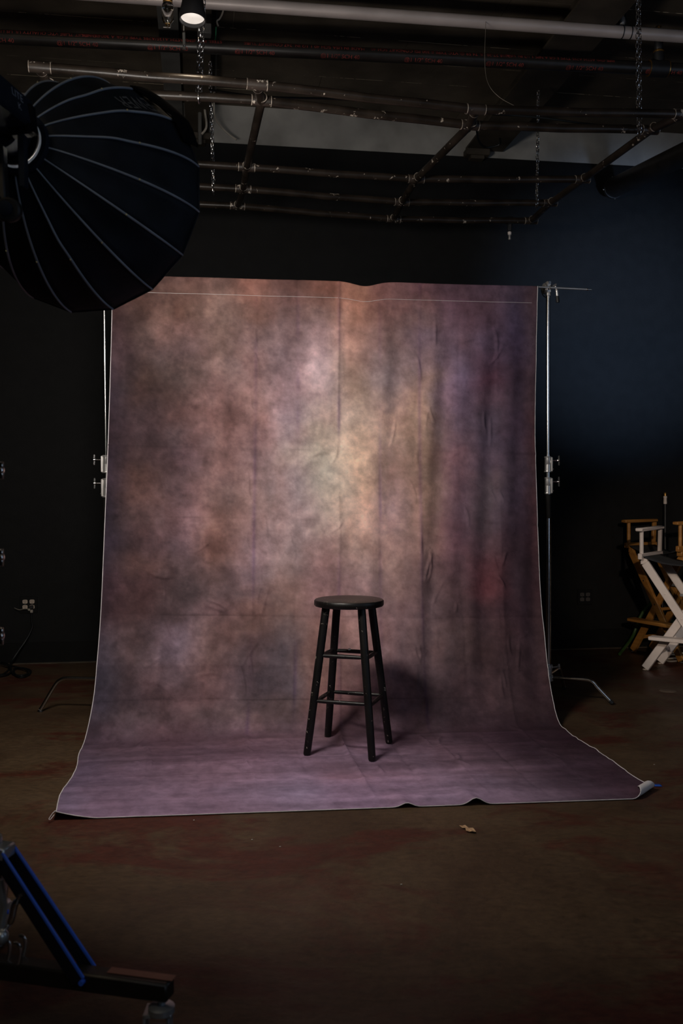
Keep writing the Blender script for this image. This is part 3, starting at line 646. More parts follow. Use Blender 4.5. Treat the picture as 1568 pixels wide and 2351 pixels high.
# ================================================================ C-STANDS AND THE CROSS ARM
def t_knob(mb, c, out, L, up=V((0, 0, 1)), span=.030):
    out = out.normalized()
    mb.tube([c, c + out * L], .004, 8)
    mb.lathe([(.006, 0), (.008, .004), (.008, .016), (.005, .018)], c + out * (L - .004), out, 10)
    mb.box(c + out * (L + .008) + up * span * .5, (.010, .007, span), out, out.cross(up), up, .002)
    mb.box(c + out * (L + .008) - up * span * .5, (.010, .007, span), out, out.cross(up), up, .002)
def c_stand(base, top, legdirs, knobdir, label, zc, leg_tip, hubz, head=True, legs_r=.43):
    root = thing('light_stand', base, label, 'stand', 'chrome stands holding the backdrop')
    base = V(base); top = V(top)
    ax = (top - base).normalized()
    def at(z): return base + ax * ((z - base.z) / ax.z)
    z1, z2, z3, z4, z5 = zc                                         # top collar top/bottom, lower collar top/bottom, tape bottom
    mb = MB(); mb.tube([at(hubz - .04), at(z5), at(z3 - .01)], .0165, 20); part('lower_tube', mb, M['chrome'], root)
    mb = MB(); mb.tube([at(z4 - .002), at(z5)], .0178, 20); part('tape_wrap', mb, M['tape_black'], root, label='black tape wrapped round the tube')
    mb = MB(); mb.tube([at(z4), at(z1 + .01)], .0145, 18); part('middle_tube', mb, M['chrome'], root)
    mb = MB(); mb.tube([at(z2), top], .0118, 18); part('riser', mb, M['chrome'], root)
    for za, zb in ((z1, z2), (z3, z4)):
        h = za - zb
        mb = MB(); mb.lathe([(.014, 0), (.0225, 0), (.0235, .003), (.0225, .008), (.0195, .010), (.0195, h * .5 - .001), (.0185, h * .5), (.0190, h * .5 + .001), (.0190, h - .010), (.022, h - .008), (.0225, h - .003), (.0205, h), (.013, h)], at(zb), ax, 24)
        mb.box(at((za + zb) / 2) + knobdir * .022, (.014, .026, h * .92), knobdir, knobdir.cross(ax), ax, .003)
        cl = part('collar', mb, M['chrome_dull'], root)
        mb = MB(); t_knob(mb, at(zb + h * .74) + knobdir * .026, knobdir, .030); part('knob', mb, M['chrome'], cl)
        mb = MB(); mb.ball(at(zb + h * .2) + knobdir * .031, .005, 8); part('pin', mb, M['chrome'], cl)
    # base hub and three turtle legs
    mb = MB(); mb.lathe([(.016, 0), (.030, .004), (.030, .036), (.024, .042), (.024, .075), (.028, .079), (.028, .10), (.017, .104)], at(hubz - .05), ax, 20); part('leg_hub', mb, M['chrome_dull'], root)
    hb = at(hubz)
    for i, d in enumerate(legdirs):
        d = d.normalized(); z = hubz - .028 + i * .016
        o = V((hb.x, hb.y, z)); rl = legs_r
        pts = smooth_path([o + d * .022, o + d * rl * .35, o + d * rl * .60, o + d * (rl * .70) + V((0, 0, -.012)), o + d * rl * .78 + V((0, 0, -.045)), o + d * rl * .97 + V((0, 0, -z + .022)), o + d * rl + V((0, 0, -z + .011))], 6)
        mb = MB(); mb.tube(pts, .0110, 14); lg = part('leg', mb, M['leg_steel'], root)
        e = (pts[-1] - pts[-3]).normalized()
        mb = MB(); mb.tube([pts[-1] - e * .018, pts[-1] + e * .003], .0130, 12); mb.v = [V((p.x, p.y, max(p.z, .001))) for p in mb.v]
        part('rubber_foot', mb, M['black'], lg)
    mb = MB(); t_knob(mb, at(hubz + .035) + V((.024, -.006, 0)), V((.96, -.25, .15)), .032, span=.016); part('leg_knob', mb, M['chrome_dull'], root)
    return root, at
def zy(y, d): return CZ + (HY - y) * d / FPX
dR = 5.56
bR = P(1258, 1581, dR); bR.z = 0; tR = P(1258, 672, dR)
tipR = PF(1405, 1618); ld = V((tipR.x - bR.x, tipR.y - bR.y, 0))
rot = lambda v, a: V((v.x * math.cos(a) - v.y * math.sin(a), v.x * math.sin(a) + v.y * math.cos(a), 0))
rsR, atR = c_stand(bR, tR, [ld, rot(ld, R(78)), rot(ld, R(200))], V((.97, -.22, 0)).normalized(), 'chrome stand right of the backdrop with taped tube and bent legs', [zy(y, dR) for y in (1048, 1084, 1096, 1134, 1190)], tipR, zy(1545, dR), legs_r=ld.length)
dL = 5.24
bL = P(250, 1581, dL); bL.z = 0; tL = P(238.5, 640, dL)
tipL = PF(92, 1634); ldl = V((tipL.x - bL.x, tipL.y - bL.y, 0))
rsL, atL = c_stand(bL, tL, [ldl, rot(ldl, R(-95)), rot(ldl, R(160))], V((-.98, -.18, 0)).normalized(), 'chrome stand left of the backdrop, half behind its edge', [zy(y, dL) for y in (1045, 1086, 1098, 1142, 1200)], tipL, zy(1548, dL), legs_r=ldl.length)
# second thin tube beside the left riser seen left of the edge is its lower shadow side; grip heads
def grip_head(root_at, top, label, side):
    root = thing('grip_head', top, label, 'clamp', 'grip heads on the backdrop stands')
    c = top
    ax = V((math.cos(TH), math.sin(TH), 0)); fr = V((math.sin(TH), -math.cos(TH), 0)); up = V((0, 0, 1))
    mb = MB(); mb.box(c + up * .02, (.030, .036, .070), ax, fr, up, .005); mb.tube([c - up * .03, c - up * .012], .016, 16); part('clamp_body', mb, M['chrome_dull'], root)
    mb = MB(); 
    for s in (-.030, -.021): mb.lathe([(.006, 0), (.031, .001), (.033, .0035), (.031, .006), (.006, .007)], c + ax * s + up * .012, ax, 28)
    part('grip_plate', mb, M['chrome_dull'], root)
    mb = MB(); mb.tube([c + fr * .02 + up * .044, c + fr * .028 + up * .044], .0085, 14); mb.tube([c + fr * .022 + up * .015, c + fr * .050 + up * .018], .006, 10)
    part('bolt', mb, M['chrome'], root)
    h0 = c + ax * .034 + fr * .03 + up * .018
    mb = MB(); mb.tube([c + fr * .045 + up * .006 - ax * .01, h0 + ax * .004 + up * .014], .0065, 10)
    mb.tube(smooth_path([h0 + up * .004, h0 + ax * .008 - up * .02, h0 + ax * .012 - up * .055]), [.007] * 8 + [.009] * 8 + [.008], 12)
    part('handle', mb, M['chrome_dull'], root)
    mb = MB(); mb.tube([h0 + ax * .012 - up * .055, h0 + ax * .015 - up * .092], [.0105, .0115], 12); part('handle_grip', mb, M['black'], root)
    mb = MB(); mb.tube(smooth_path([c - ax * .060 + up * .022, c - ax * .044 + up * .014, c - ax * .040 - up * .01, c - ax * .030 - up * .03, c - ax * .012 - up * .042]), .0032, 8); part('strap', mb, M['black'], root)
    return root
hr = atR(zy(668, dR)); grip_head(atR, hr + V((0, -.004, 0)), 'chrome grip head with black handle atop the right stand', 1)
hl = atL(zy(645, dL)); grip_head(atL, hl, 'chrome grip head atop the left stand behind the lamp hood', -1)
mb = MB()
a0 = P(1268, 660.5, dR - .045); a1 = P(1351, 664.5, dR - .01)
rodL = V((BD[0, 4][0] - .05, BD[0, 4][1] + .010, BD[0, 4][2] - .022))
ar = thing('cross_arm', a0, 'thin chrome arm sticking out right of the right grip head', 'arm')
mb.tube([P(1236, 658.8, dR - .06), a0, a1], .0058, 12); part('rod', mb, M['chrome_dull'], ar)
mb = MB(); mb.lathe([(.0055, 0), (.0075, .003), (.0075, .010), (.005, .012), (.0035, .02), (.0055, .024), (.0055, .03), (.002, .032)], a1 - (a1 - a0).normalized() * .012, a1 - a0, 12); part('spigot', mb, M['chrome'], ar)

# ================================================================ CEILING PIPE GRID
H_G = 1.85
def gpt(px, py, d): return P(px, py, d)
# joints of the grid: columns left-end, left, middle, right; heights differ by centimetres as it hangs
rowd = [None] * 5
ctrl = {  # (row): (left end px,py), (left cross), (mid cross), (right cross)
    0: [(92, 154), (590, 194), (1092, 251), (1566, 262)],
    1: [(112, 200), (600, 231), (1078, 287), (1492, 298)],
    2: [(60, 352), (566, 384), (955, 411), (1336, 412)],
    3: [(60, 405), (558, 434), (922, 464), (1262, 466)],
    4: [(60, 452), (545, 473), (903, 503), (1218, 507)]}
hcol = [1.85, 1.85, 1.845, 1.90]
J = {}
for r, cs in ctrl.items():
    for k, (px, py) in enumerate(cs): J[r, k] = P(px, py, FPX * hcol[k] / (HY - py))
grid = thing('pipe_grid', J[0, 1], 'black iron pipe grid hung on chains below the ceiling', 'pipe grid')
PRAD = .0215
for r in range(5):
    for k in range(3):
        mb = MB(); a, b = J[r, k], J[r, k + 1]; m_ = a.lerp(b, .5) - V((0, 0, .004)); mb.tube([a, a.lerp(b, .25), m_, a.lerp(b, .75), b], PRAD, 18); part('pipe', mb, M['black_pipe'], grid)
    a, b = J[r, 3], J[r, 3] + (J[r, 3] - J[r, 2]) * .25
    if r == 0:
        mb = MB(); mb.tube([a, b], PRAD, 18); part('pipe', mb, M['black_pipe'], grid)
for k in range(4):
    for r in range(4):
        mb = MB(); mb.tube([J[r, k] - V((0, 0, .004)), J[r + 1, k] - V((0, 0, .004))], PRAD * .98, 18); part('pipe', mb, M['black_pipe'], grid)
def joint(r, k):
    c = J[r, k]
    dx = (J[r, min(k + 1, 3)] - J[r, max(k - 1, 0)]).normalized(); dy = (J[min(r + 1, 4), k] - J[max(r - 1, 0), k]).normalized()
    mb = MB(); mb.tube([c - dx * .048, c + dx * .048], PRAD * 1.16, 18); mb.tube([c - dy * (.040 if r else 0), c + dy * (.040 if r < 4 else 0)], PRAD * 1.15, 18)
    f = part('cross_fitting', mb, M['fitting'], grid)
    ring = PRAD * 1.17
    for sh, d in ((-.048, dx), (.044, dx), ((-.041, dy) if r else (.037, dy))):
        mb = MB(); mb.lathe([(PRAD, 0), (ring, 0), (ring, .0035), (PRAD, .0035)], c + d * sh, d, 18, False); part('lip', mb, M['lip'], f)
for r in range(5):
    for k in range(4): joint(r, k)
# clamp with spigot below the last pipe
c = P(1170, 507, FPX * 1.893 / (HY - 507)); c.z -= 0
sp = thing('pipe_clamp', c, 'small black clamp with metal spigot hanging under the rear pipe', 'clamp')
mb = MB(); mb.lathe([(PRAD * 1.05, -.018), (.030, -.018), (.030, .018), (PRAD * 1.05, .018)], c, (J[4, 3] - J[4, 2]), 18, False); mb.box(c - V((0, 0, .05)), (.028, .026, .055), bev=.005); part('jaw', mb, M['black'], sp)
mb = MB(); mb.lathe([(.010, 0), (.013, .002), (.013, .020), (.009, .022)], c - V((0, 0, .098)), (0, 0, 1), 14); part('collar', mb, M['white_wood'], sp)
mb = MB(); mb.lathe([(.006, 0), (.0105, .002), (.0105, .014), (.008, .017), (.008, .024), (.0105, .027), (.0105, .036)], c - V((0, 0, .133)), (0, 0, 1), 16); part('spigot', mb, M['chrome_dull'], sp)

# ================================================================ CHAINS, link by link
def link_mesh():
    mb = MB(); pts = []
    L, Wd = .0145, .0075
    for k in range(14):
        a = 2 * math.pi * k / 14; x = Wd * math.cos(a); z = Wd * math.sin(a) + (L - Wd) * (1 if math.sin(a) >= 0 else -1)
        pts.append((x, 0, z))
    mb.tube(pts, .0021, 6, False, True); return mb.mesh('link', M['chain'])
LINK = link_mesh(); PITCH = .0245
def chain(a, b, label, tail=0, off=.0075):
    a, b = V(a), V(b); root = thing('chain', b, label, 'chain', 'steel chains that carry the pipe grid')
    d = a - b; n = int(d.length / PITCH); dn = d.normalized()
    for st in (-1, 1):
        for i in range(n + 1):
            if st > 0 and i >= n - tail * 0 and False: continue
            p = dn * (i * PITCH) + V((st * off, st * .004, 0)) + V((random.uniform(-.0015, .0015), random.uniform(-.0015, .0015), 0))
            o = put('link', LINK, root, p)
            o.rotation_euler = dn.to_track_quat('Z', 'Y').to_euler()
            o.rotation_euler.z += (math.pi / 2 if i % 2 else 0) + st * .7 + random.uniform(-.25, .25)
    mb = MB(); pts = []
    for k in range(18):
        an = 2 * math.pi * k / 18; pts.append(b + V((0, math.cos(an) * (PRAD + .006), math.sin(an) * (PRAD + .006))) - V((0, 0, PRAD + .012)))
    mb.tube(pts, .003, 6, False, True); part('loop', mb, M['chain'], root)
d1 = J[1, 0].lerp(J[1, 1], .69).y
top1 = P(470, -60, d1 - .02)
chain(P(468, -75, d1), P(457, 208, d1), 'thick steel chain left of the ceiling lamp cable, ending on the second pipe')
dd = FPX * 1.85 / (HY - 428)
chain(PZ(486, 175, 0) if False else P(482, 140, dd), P(489.5, 424, dd), 'thin steel chain hanging behind the left cross pipe', off=.003)
dd = FPX * 1.89 / (HY - 458)
chain(P(1236, 205, dd), P(1232.5, 456, dd), 'steel chain holding the rear right pipe near the right girder', off=.003)
dd = FPX * 1.89 / (HY - 290)
chain(P(1465, -70, dd), P(1467.5, 290, dd), 'long steel chain at the far right holding the second pipe')

# ================================================================ OVERHEAD PIPES
def pipe_between(a, b, r, seg=28, n=2): 
    mb = MB(); mb.tube([V(a).lerp(V(b), i / n) for i in range(n + 1)], r, seg); return mb
sa = P(-250, -47, FPX * 2.66 / (HY + 47)); sb = P(1680, 92, FPX * 2.66 / (HY - 92))
sv = thing('conduit_pipe', sa, 'fat weathered silver pipe crossing the ceiling at the top', 'pipe')
part('pipe', pipe_between(sa, sb, .0345, 32, 6), M['silver_pipe'], sv)
sd_ = (sb - sa).normalized()
hc = sa + sd_ * ((P(1437, 74, 5.36).x - sa.x) / sd_.x)
mb = MB()
for s in (-.025, .025): mb.lathe([(.0345, 0), (.0375, 0), (.0375, .004), (.0345, .004)], hc + sd_ * s, sd_, 28, False)
mb.tube([hc + V((0, 0, .03)), hc + V((0, 0, .3))], .006, 8); part('hanger', mb, M['black'], sv)
mb = MB(); mb.lathe([(.004, 0), (.016, .004), (.02, .02), (.016, .045), (.007, .05), (.012, .06), (.012, .075)], hc + V((-.02, 0, .04)), (0, 0, 1), 14); part('hanger_eye', mb, M['chrome_dull'], sv)
# sprinkler line with red lettering
HP = 2.50
pa = P(-260, 72, FPX * HP / (HY - 72)); pb = P(1700, 167, FPX * HP / (HY - 167)); PRD = .0375
sp_root = thing('sprinkler_pipe', pa, 'black sprinkler pipe with red stencilled lettering under the ceiling', 'pipe')
part('pipe', pipe_between(pa, pb, PRD, 36, 8), M['sprinkler'], sp_root)
pd = (pb - pa).normalized(); plen = (pb - pa).length
def on_pipe(px): # distance along the pipe that shows at column px
    lo, hi = 0, plen
    for _ in range(40):
        m_ = (lo + hi) / 2; q = pa + pd * m_
        if CX + FPX * q.x / q.y < px: lo = m_
        else: hi = m_
    return lo
vd = (V((0, 0, CZ)) - pa.lerp(pb, .5)); vd = (vd - pd * vd.dot(pd)).normalized(); ve = pd.cross(vd)   # towards the camera; across
if ve.z < 0: ve = -ve
def pipe_text(s, px, ang, size, flip=False, slant=0.0):
    vs, fs = text_pts(s, size); s0 = on_pipe(px); out = []
    wmax = max(v.x for v in vs)
    for v in vs:
        x, y = v.x, v.y - size * .35
        if flip: x, y = wmax - x, -y
        th = ang + y / PRD
        out.append(pa + pd * (s0 + x) + (vd * math.cos(th) + ve * math.sin(th)) * (PRD + .0007))
    mb = MB(); mb.add(out, fs); part('lettering', mb, M['red_ink'], sp_root, False)
for px in (-62, 132, 339, 539, 735, 926, 1113, 1296, 1478): pipe_text('@1 1/2" SCH 40', px, R(-24), .0325)
pipe_text('ALLIED TUBE & CONDUIT VTC QUALITY UL US LISTED 1 1/4 IN. SCH 40'.replace('ALLIED TUBE & CONDUIT ', 'CONDUIT TUBE '), -120, R(48), .030, True)
pipe_text('STEEL PIPE (FM) ASTM A135/A795 TYPE E GR A 300 PSI NPS', 190, R(48), .030, True)
pipe_text('HARVEY ILL USA SCH 40 1 1/2 IN. 247 CONDUIT TUBE'.replace('HARVEY ILL ', 'MADE IN '), 560, R(48), .030, True)
pipe_text('2018 27-20 UL 74 59 @ VTC TYPE E 300 PSI CONDUIT SCH 40', 850, R(50), .030, True)
pipe_text('PIPE (FM) ASTM A795 TYPE E GR A NPS 1 1/2 IN. USA', 1160, R(52), .028, True)
tc_ = pa + pd * on_pipe(1512)
mb = MB(); mb.tube([tc_ - pd * .06, tc_ + pd * .05], PRD * 1.28, 24); mb.lathe([(.030, 0), (.034, .03), (.034, .06)], tc_ + V((0, 0, .03)), (0, 0, 1), 18); part('tee_fitting', mb, M['black'], sp_root)
mb = MB()
for s in (-.062, .048): mb.lathe([(PRD, 0), (PRD * 1.26, .001), (PRD * 1.26, .008), (PRD, .009)], tc_ + pd * s, pd, 24, False)
mb.lathe([(.020, 0), (.032, .002), (.032, .012), (.024, .02)], tc_ + V((0, 0, .09)), (0, 0, 1), 18); part('brass_ring', mb, M['brass'], sp_root)
mb = MB(); mb.lathe([(.022, 0), (.026, .01), (.026, .05), (.018, .055), (.018, .066)], tc_ + V((0, 0, .11)), (0, 0, 1), 16); part('nipple', mb, M['black'], sp_root)
mb = MB(); o_ = tc_ + V((0, 0, .176)); mb.lathe([(.018, 0), (.020, .004), (.020, .012), (.010, .018), (.010, .024)], o_, (0, 0, 1), 14)
for s in (-1, 1): mb.tube(smooth_path([o_ + V((0, 0, .02)), o_ + V((s * .016, 0, .035)), o_ + V((s * .016, 0, .055)), o_ + V((0, 0, .07))], 4), .003, 6)
mb.lathe([(.003, 0), (.018, .001), (.018, .003), (.003, .004)], o_ + V((0, 0, .07)), (0, 0, 1), 14); part('sprinkler_head', mb, M['brass'], sp_root, label='orange brass upright sprinkler head')
# black round duct at the far right
da, db = P(1650, 317, 5.75), P(1407, 432, 7.36)
dk = thing('round_duct', db, 'fat black round pipe slanting in from the right towards the wall', 'pipe')
part('pipe', pipe_between(da, db, .078, 32, 3), M['sprinkler'], dk)
dv = (db - da).normalized()
mb = MB(); mb.lathe([(.06, 0), (.083, 0), (.083, .03), (.06, .03)], db - dv * .03, dv, 28); part('end_flange', mb, M['sprinkler'], dk)
mb = MB()
for k in range(4):
    an = k * math.pi / 2 + .6; e1 = dv.orthogonal().normalized(); e2 = dv.cross(e1)
    mb.ball(db - dv * .015 + (e1 * math.cos(an) + e2 * math.sin(an)) * .084, .006, 8)
part('bolts', mb, M['bolt'], dk)

# ================================================================ CEILING LAMP, BULB, HANGER, WIRING
def ceiling_lamp():
    c = P(442, 44, 4.05); ax = (V((0.0, -.10, -.99))).normalized()
    root = thing('ceiling_spotlight', c, 'black bell ceiling spotlight with lit white face near the top edge', 'lamp')
    mb = MB(); mb.lathe([(.0515, -.012), (.0535, .006), (.058, .006), (.058, -.018), (.050, -.06), (.043, -.10), (.040, -.19), (.030, -.20)][::-1], c, ax, 36, True); part('housing', mb, M['black'], root)
    mb = MB(); mb.lathe([(.001, -.006), (.030, -.007), (.0515, -.010)], c, ax, 36, False); part('lens', mb, M['lampface'], root)
    mb = MB(); t = c - ax * .15; mb.tube([t, t + V((0, .0, .45))], .011, 12); part('stem', mb, M['black'], root)
    l = bpy.data.lights.new('ceiling_spotlight_lamp', 'SPOT'); l.energy = 6; l.color = (1.0, .82, .60); l.spot_size = R(110); l.spot_blend = .8; l.shadow_soft_size = .04
    o = bpy.data.objects.new('ceiling_spotlight_lamp', l); C.objects.link(o); aim(o, c + ax * .03, c + ax)
ceiling_lamp()
def bulb():
    c = P(385, 45, 4.6); root = thing('glass_bulb', c, 'clear glass bulb on brass cap left of the ceiling spotlight', 'bulb')
    z = lambda y: zy(y, 4.6)
    mb = MB(); mb.lathe([(.006, z(64) - c.z), (.010, z(58) - c.z), (.022, z(52) - c.z), (.029, z(44) - c.z), (.030, z(20) - c.z), (.028, z(12) - c.z), (.020, z(6) - c.z)], c, (0, 0, 1), 24); part('globe', mb, M['glass'], root)
    mb = MB(); mb.lathe([(.018, z(7) - c.z), (.024, z(6) - c.z), (.024, z(-14) - c.z), (.01, z(-16) - c.z)], c, (0, 0, 1), 20); part('cap', mb, M['brass'], root)
    mb = MB(); mb.tube([P(375, 62.5, 4.6), P(391, 63.5, 4.6)], .0022, 8); mb.tube([P(385, 63, 4.6), P(385, 52, 4.6)], .0015, 6); mb.tube([P(391, 63.5, 4.6), P(392, 55, 4.6), P(399, 47, 4.6)], .0012, 6); part('pull_bar', mb, M['chrome_dull'], root)
    mb = MB(); mb.tube([P(385, -14, 4.6), P(385, -110, 4.6)], .005, 8); part('cord', mb, M['black'], root)
bulb()
def hanger():
    d = 4.5; root = thing('hanger_rod', P(422, 118, d), 'grey turnbuckle rod hanging below the ceiling spotlight', 'rod')
    mb = MB(); mb.tube([P(422, 76, d), P(423, 113, d)], .0075, 12); part('sleeve', mb, M['steel_grey'], root)
    mb = MB(); mb.tube([P(421.5, -60, d), P(422, 76, d)], .0028, 8); part('rod', mb, M['cable_grey'], root)
    mb = MB(); mb.ball(P(423, 105, d - .008), .005, 8); mb.tube([P(422, 72, d), P(422, 76, d)], .006, 10); part('nut', mb, M['chrome'], root)
hanger()
def cable(name, pts, r, m, label, cat='cable', n=8):
    p = smooth_path(pts, n); mb = MB(); mb.tube(p, r, 8); return solo(name, mb, m, p[0], label, cat)
cable('ceiling_cable', [P(512, 0, 5.2), P(512, 25, 5.2), P(505, 42, 5.2), P(498, 49, 5.2), P(501, 60, 5.2)], .005, M['cable_grey'], 'pale grey cable looping beside the left joist near the top')
cable('ceiling_cable', [P(496, 62, 5.3), P(495, 85, 5.3), P(491, 97, 5.3)], .003, M['green_wire'], 'short green wire hanging near the left joist')
cable('ceiling_cable', [P(492, 210, 6.6), P(492, 262, 6.7), P(505, 288, 6.8), P(525, 308, 6.85), P(543, 321, 6.85)], .007, M['cable_grey'], 'pale cable curving down across the grey band at left')
cable('ceiling_cable', [P(470, 120, 6.0), P(469, 205, 6.35), P(470, 250, 6.5), P(474, 290, 6.6), P(463, 308, 6.6)], .008, M['cable_grey'], 'grey conduit bend running down the left joist')
cable('ceiling_cable', [P(463, 100, 5.9), P(459, 240, 6.5), P(459, 330, 6.7)], .014, M['steel_grey'], 'straight grey downpipe stub under the left joist')
cable('ceiling_cable', [P(497, 20, 5.6), P(496, 110, 5.9), P(495, 210, 6.4)], .006, M['box_grey'], 'thin dark conduit along the right side of the left joist')
cable('pipe_cable', [P(480, 206, 4.5), P(600, 222, 4.55), P(780, 228, 4.65), P(960, 241, 4.75), P(1060, 250, 4.8)], .006, M['cable_black'], 'black cable sagging along the front pipes of the grid')
cable('pipe_cable', [P(1130, 262, 4.75), P(1240, 270, 4.8), P(1370, 287, 4.85), P(1450, 288, 4.85)], .006, M['cable_black'], 'black cable slung between the two front pipes at right')
cable('hanging_wire', [P(1115, 40, 5.28), P(1115, 58, 5.2), P(1113, 140, 5.1), P(1120, 190, 5.1), P(1145, 222, 5.1), P(1185, 245, 5.1)], .0013, M['wire'], 'hair-thin pale wire dangling under the silver pipe', 'wire')
cable('girder_cable', [P(1094, 280, 6.3), P(1098, 320, 6.5), P(1115, 338, 6.6), P(1146, 332, 6.6), P(1148, 318, 6.55)], .008, M['cable_black'], 'black cable drooping under the right girder')
mb = MB(); bx = P(469, 70, 5.0); mb.box(bx, (.075, .06, .055), TX, -TN, (0, 0, 1), .004)
jb = thing('junction_box', bx, 'grey steel junction box beside the left joist', 'box'); part('body', mb, M['box_grey'], jb)
mb = MB()
for s in (-1, 1): mb.ball(bx + TX * .03 * s + TN * .031 + V((0, 0, -.018)), .003, 6)
part('screw', mb, M['bolt'], jb)

# ================================================================ SOFTBOX, LAMP HEAD, ROLLING STAND
HUB = P(47, 332, 2.60); RIM = P(212, 458, 3.02); KS = 1.238
AX = (RIM - HUB); LB = AX.length; AX.normalize()
E1 = (V((1, 0, 0)) - AX * AX.x).normalized(); E2 = E1.cross(AX); E2 = E2 if E2.z > 0 else -E2
R0, R1 = .064 * KS, .372
NR = 16; PH = R(12)
def sb_prof(t): return R0 + (R1 - R0) * (1 - (1 - t) ** 1.75), LB * (t ** 1.12)
KINK = {0: (.30, .010), 12: (.33, .010), 2: (.36, -.007), 1: (.42, .005)}
def rib_pt(k, t):
    r, a = sb_prof(t); k %= NR
    if k in KINK:
        c0, am = KINK[k]; r += am * math.exp(-((t - c0) / .09) ** 2)
    an = PH + 2 * math.pi * k / NR
    return HUB + AX * a + (E1 * math.cos(an) + E2 * math.sin(an)) * r
def sb_pt(k, f, t):
    p = rib_pt(k, t).lerp(rib_pt(k + 1, t), f)
    return p + (HUB + AX * (sb_prof(t)[1] + .06) - p).normalized() * (.010 * math.sin(math.pi * f) * math.sin(math.pi * min(1, t)) )
softbox = thing('softbox', HUB, 'black parabolic softbox with pale ribs seen from behind at upper left', 'softbox')
NT, NF = 18, 6
for k in range(NR):
    g = MB(); vs = []; fs = []
    for i in range(NT + 1):
        for j in range(NF + 1): vs.append(sb_pt(k, j / NF, i / NT))
    for i in range(NT):
        for j in range(NF):
            a = i * (NF + 1) + j; fs.append((a, a + 1, a + NF + 2, a + NF + 1))
    g.add(vs, fs); o = part('panel', g, M['black_cloth'], softbox)
    sm = o.modifiers.new('thickness', 'SOLIDIFY'); sm.thickness = .0016; sm.offset = 0
    g = MB(); out = lambda t: (rib_pt(k, t) - (HUB + AX * (sb_prof(t)[1] + .05))).normalized()
    g.tube([rib_pt(k, i / 30) + out(i / 30) * .0015 for i in range(31)], [.0024 + .0016 * math.sin(math.pi * min(1, i / 34)) for i in range(31)], 8)
    rb = part('rib', g, M['rib'], softbox)
    g = MB(); g.ball(rib_pt(k, .47) + out(.47) * .005, .0032, 8); part('leak_eyelet', g, M['leak_eyelet'], rb)  # eyelets coloured bright for lamp light leaking through the holes
# rim hem, diffuser, hub ring
g = MB(); g.tube([rib_pt(k, 1.0) for k in range(NR)], .004, 8, False, True); part('rim_hem', g, M['black_cloth'], softbox)
g = MB(); vs = [HUB + AX * (LB + .006)] + [rib_pt(k, 1.0) + AX * .004 for k in range(NR)]
g.add(vs, [(0, 1 + k, 1 + (k + 1) % NR) for k in range(NR)]); part('diffuser', g, M['diffuser'], softbox, False)
g = MB(); g.lathe([(.072, -.014), (.086, -.014), (.089, -.005), (.086, .012), (.077, .016)], HUB, AX, 40, False); part('speed_ring', g, M['head'], softbox)
# the print on one panel reads from the rim to the hub, its feet towards the outside
def panel_text(s, k, t0, t1, f0, f1, flip):
    vs, fs = text_pts(s, 1.0); w_ = max(v.x for v in vs); h_ = max(v.y for v in vs); q = []
    for v in vs:
        a, b = v.x / w_, v.y / h_
        t = t0 + (t1 - t0) * a; f = f0 + (f1 - f0) * b
        p = sb_pt(k, f, t); n_ = (p - (HUB + AX * (sb_prof(t)[1] + .05))).normalized(); q.append(p + n_ * .003)
    m_ = MB(); m_.add(q, fs); part('lettering', m_, M['print'], softbox, False)
panel_text('NEEWER', 1, .93, .52, .72, .22, True)
# velcro flap folded over the rim
g = MB(); vs = []; fs = []
for i in range(7):
    for j in range(9):
        ff = j / 8; t0_ = .88 - .15 * ff; t = t0_ + (1.03 - t0_) * i / 6
        tt = min(t, 1.0); k = 0 if ff < .55 else 1
        f = 0.45 + ff * 1.6
        kk = min(2, int(f)); fr = f - kk
        p = sb_pt(0 + kk, fr, tt) + AX * max(0, t - 1.0) * .3
        n_ = (p - (HUB + AX * (sb_prof(tt)[1] - .02))).normalized(); vs.append(p + n_ * (.012 + .008 * math.sin(3 * ff) + .012 * (i / 6)))
for i in range(6):
    for j in range(8):
        a = i * 9 + j; fs.append((a, a + 1, a + 10, a + 9))
g.add(vs, fs); o = part('flap', g, M['velcro'], softbox, label='matte black flap folded over the upper right rim'); sm = o.modifiers.new('thickness', 'SOLIDIFY'); sm.thickness = .004
# the lamp inside: area light behind the diffuser plane
kl = bpy.data.lights.new('softbox_lamp', 'AREA'); kl.shape = 'DISK'; kl.size = .68; kl.energy = KEY_W; kl.color = (1.0, .93, .86); kl.spread = R(KEY_SPREAD)
klo = bpy.data.objects.new('softbox_lamp', kl); C.objects.link(klo)
kc = HUB + AX * (LB + .014); aim(klo, kc, kc + (AX + V((0.02, 0, -.42))).normalized())

# lamp head
head = thing('studio_light', HUB - AX * .06, 'navy black studio lamp head plugged into the softbox at left edge', 'studio light')
BKX = -AX
E1h = E1; E2h = E2
roll = R(10)
HX = (E1h * math.cos(roll) + E2h * math.sin(roll)); HZ = (-E1h * math.sin(roll) + E2h * math.cos(roll))
bc = HUB - AX * .17 + E1 * .012 + E2 * .030
mb = MB(); mb.box(bc, (.15, .20, .09), HX, AX, HZ, .010); part('body', mb, M['head'], head)
mb = MB(); mb.lathe([(.050, -.092), (.056, -.086), (.056, -.030), (.050, -.018)], HUB - E1 * .006 + E2 * .010, AX, 32); part('bayonet_collar', mb, M['head'], head)
mb = MB(); mb.lathe([(.004, -.004), (.0685, -.004), (.0700, 0), (.0685, .003), (.004, .003)], HUB - AX * .012 - E1 * .0055 + E2 * .0065, AX, 36); part('lamp_front', mb, M['black'], head)
mb = MB()
for i in range(40):
    pass
vs = []; fs = []
a0_, a1_ = R(-118), R(22); n_ = 30
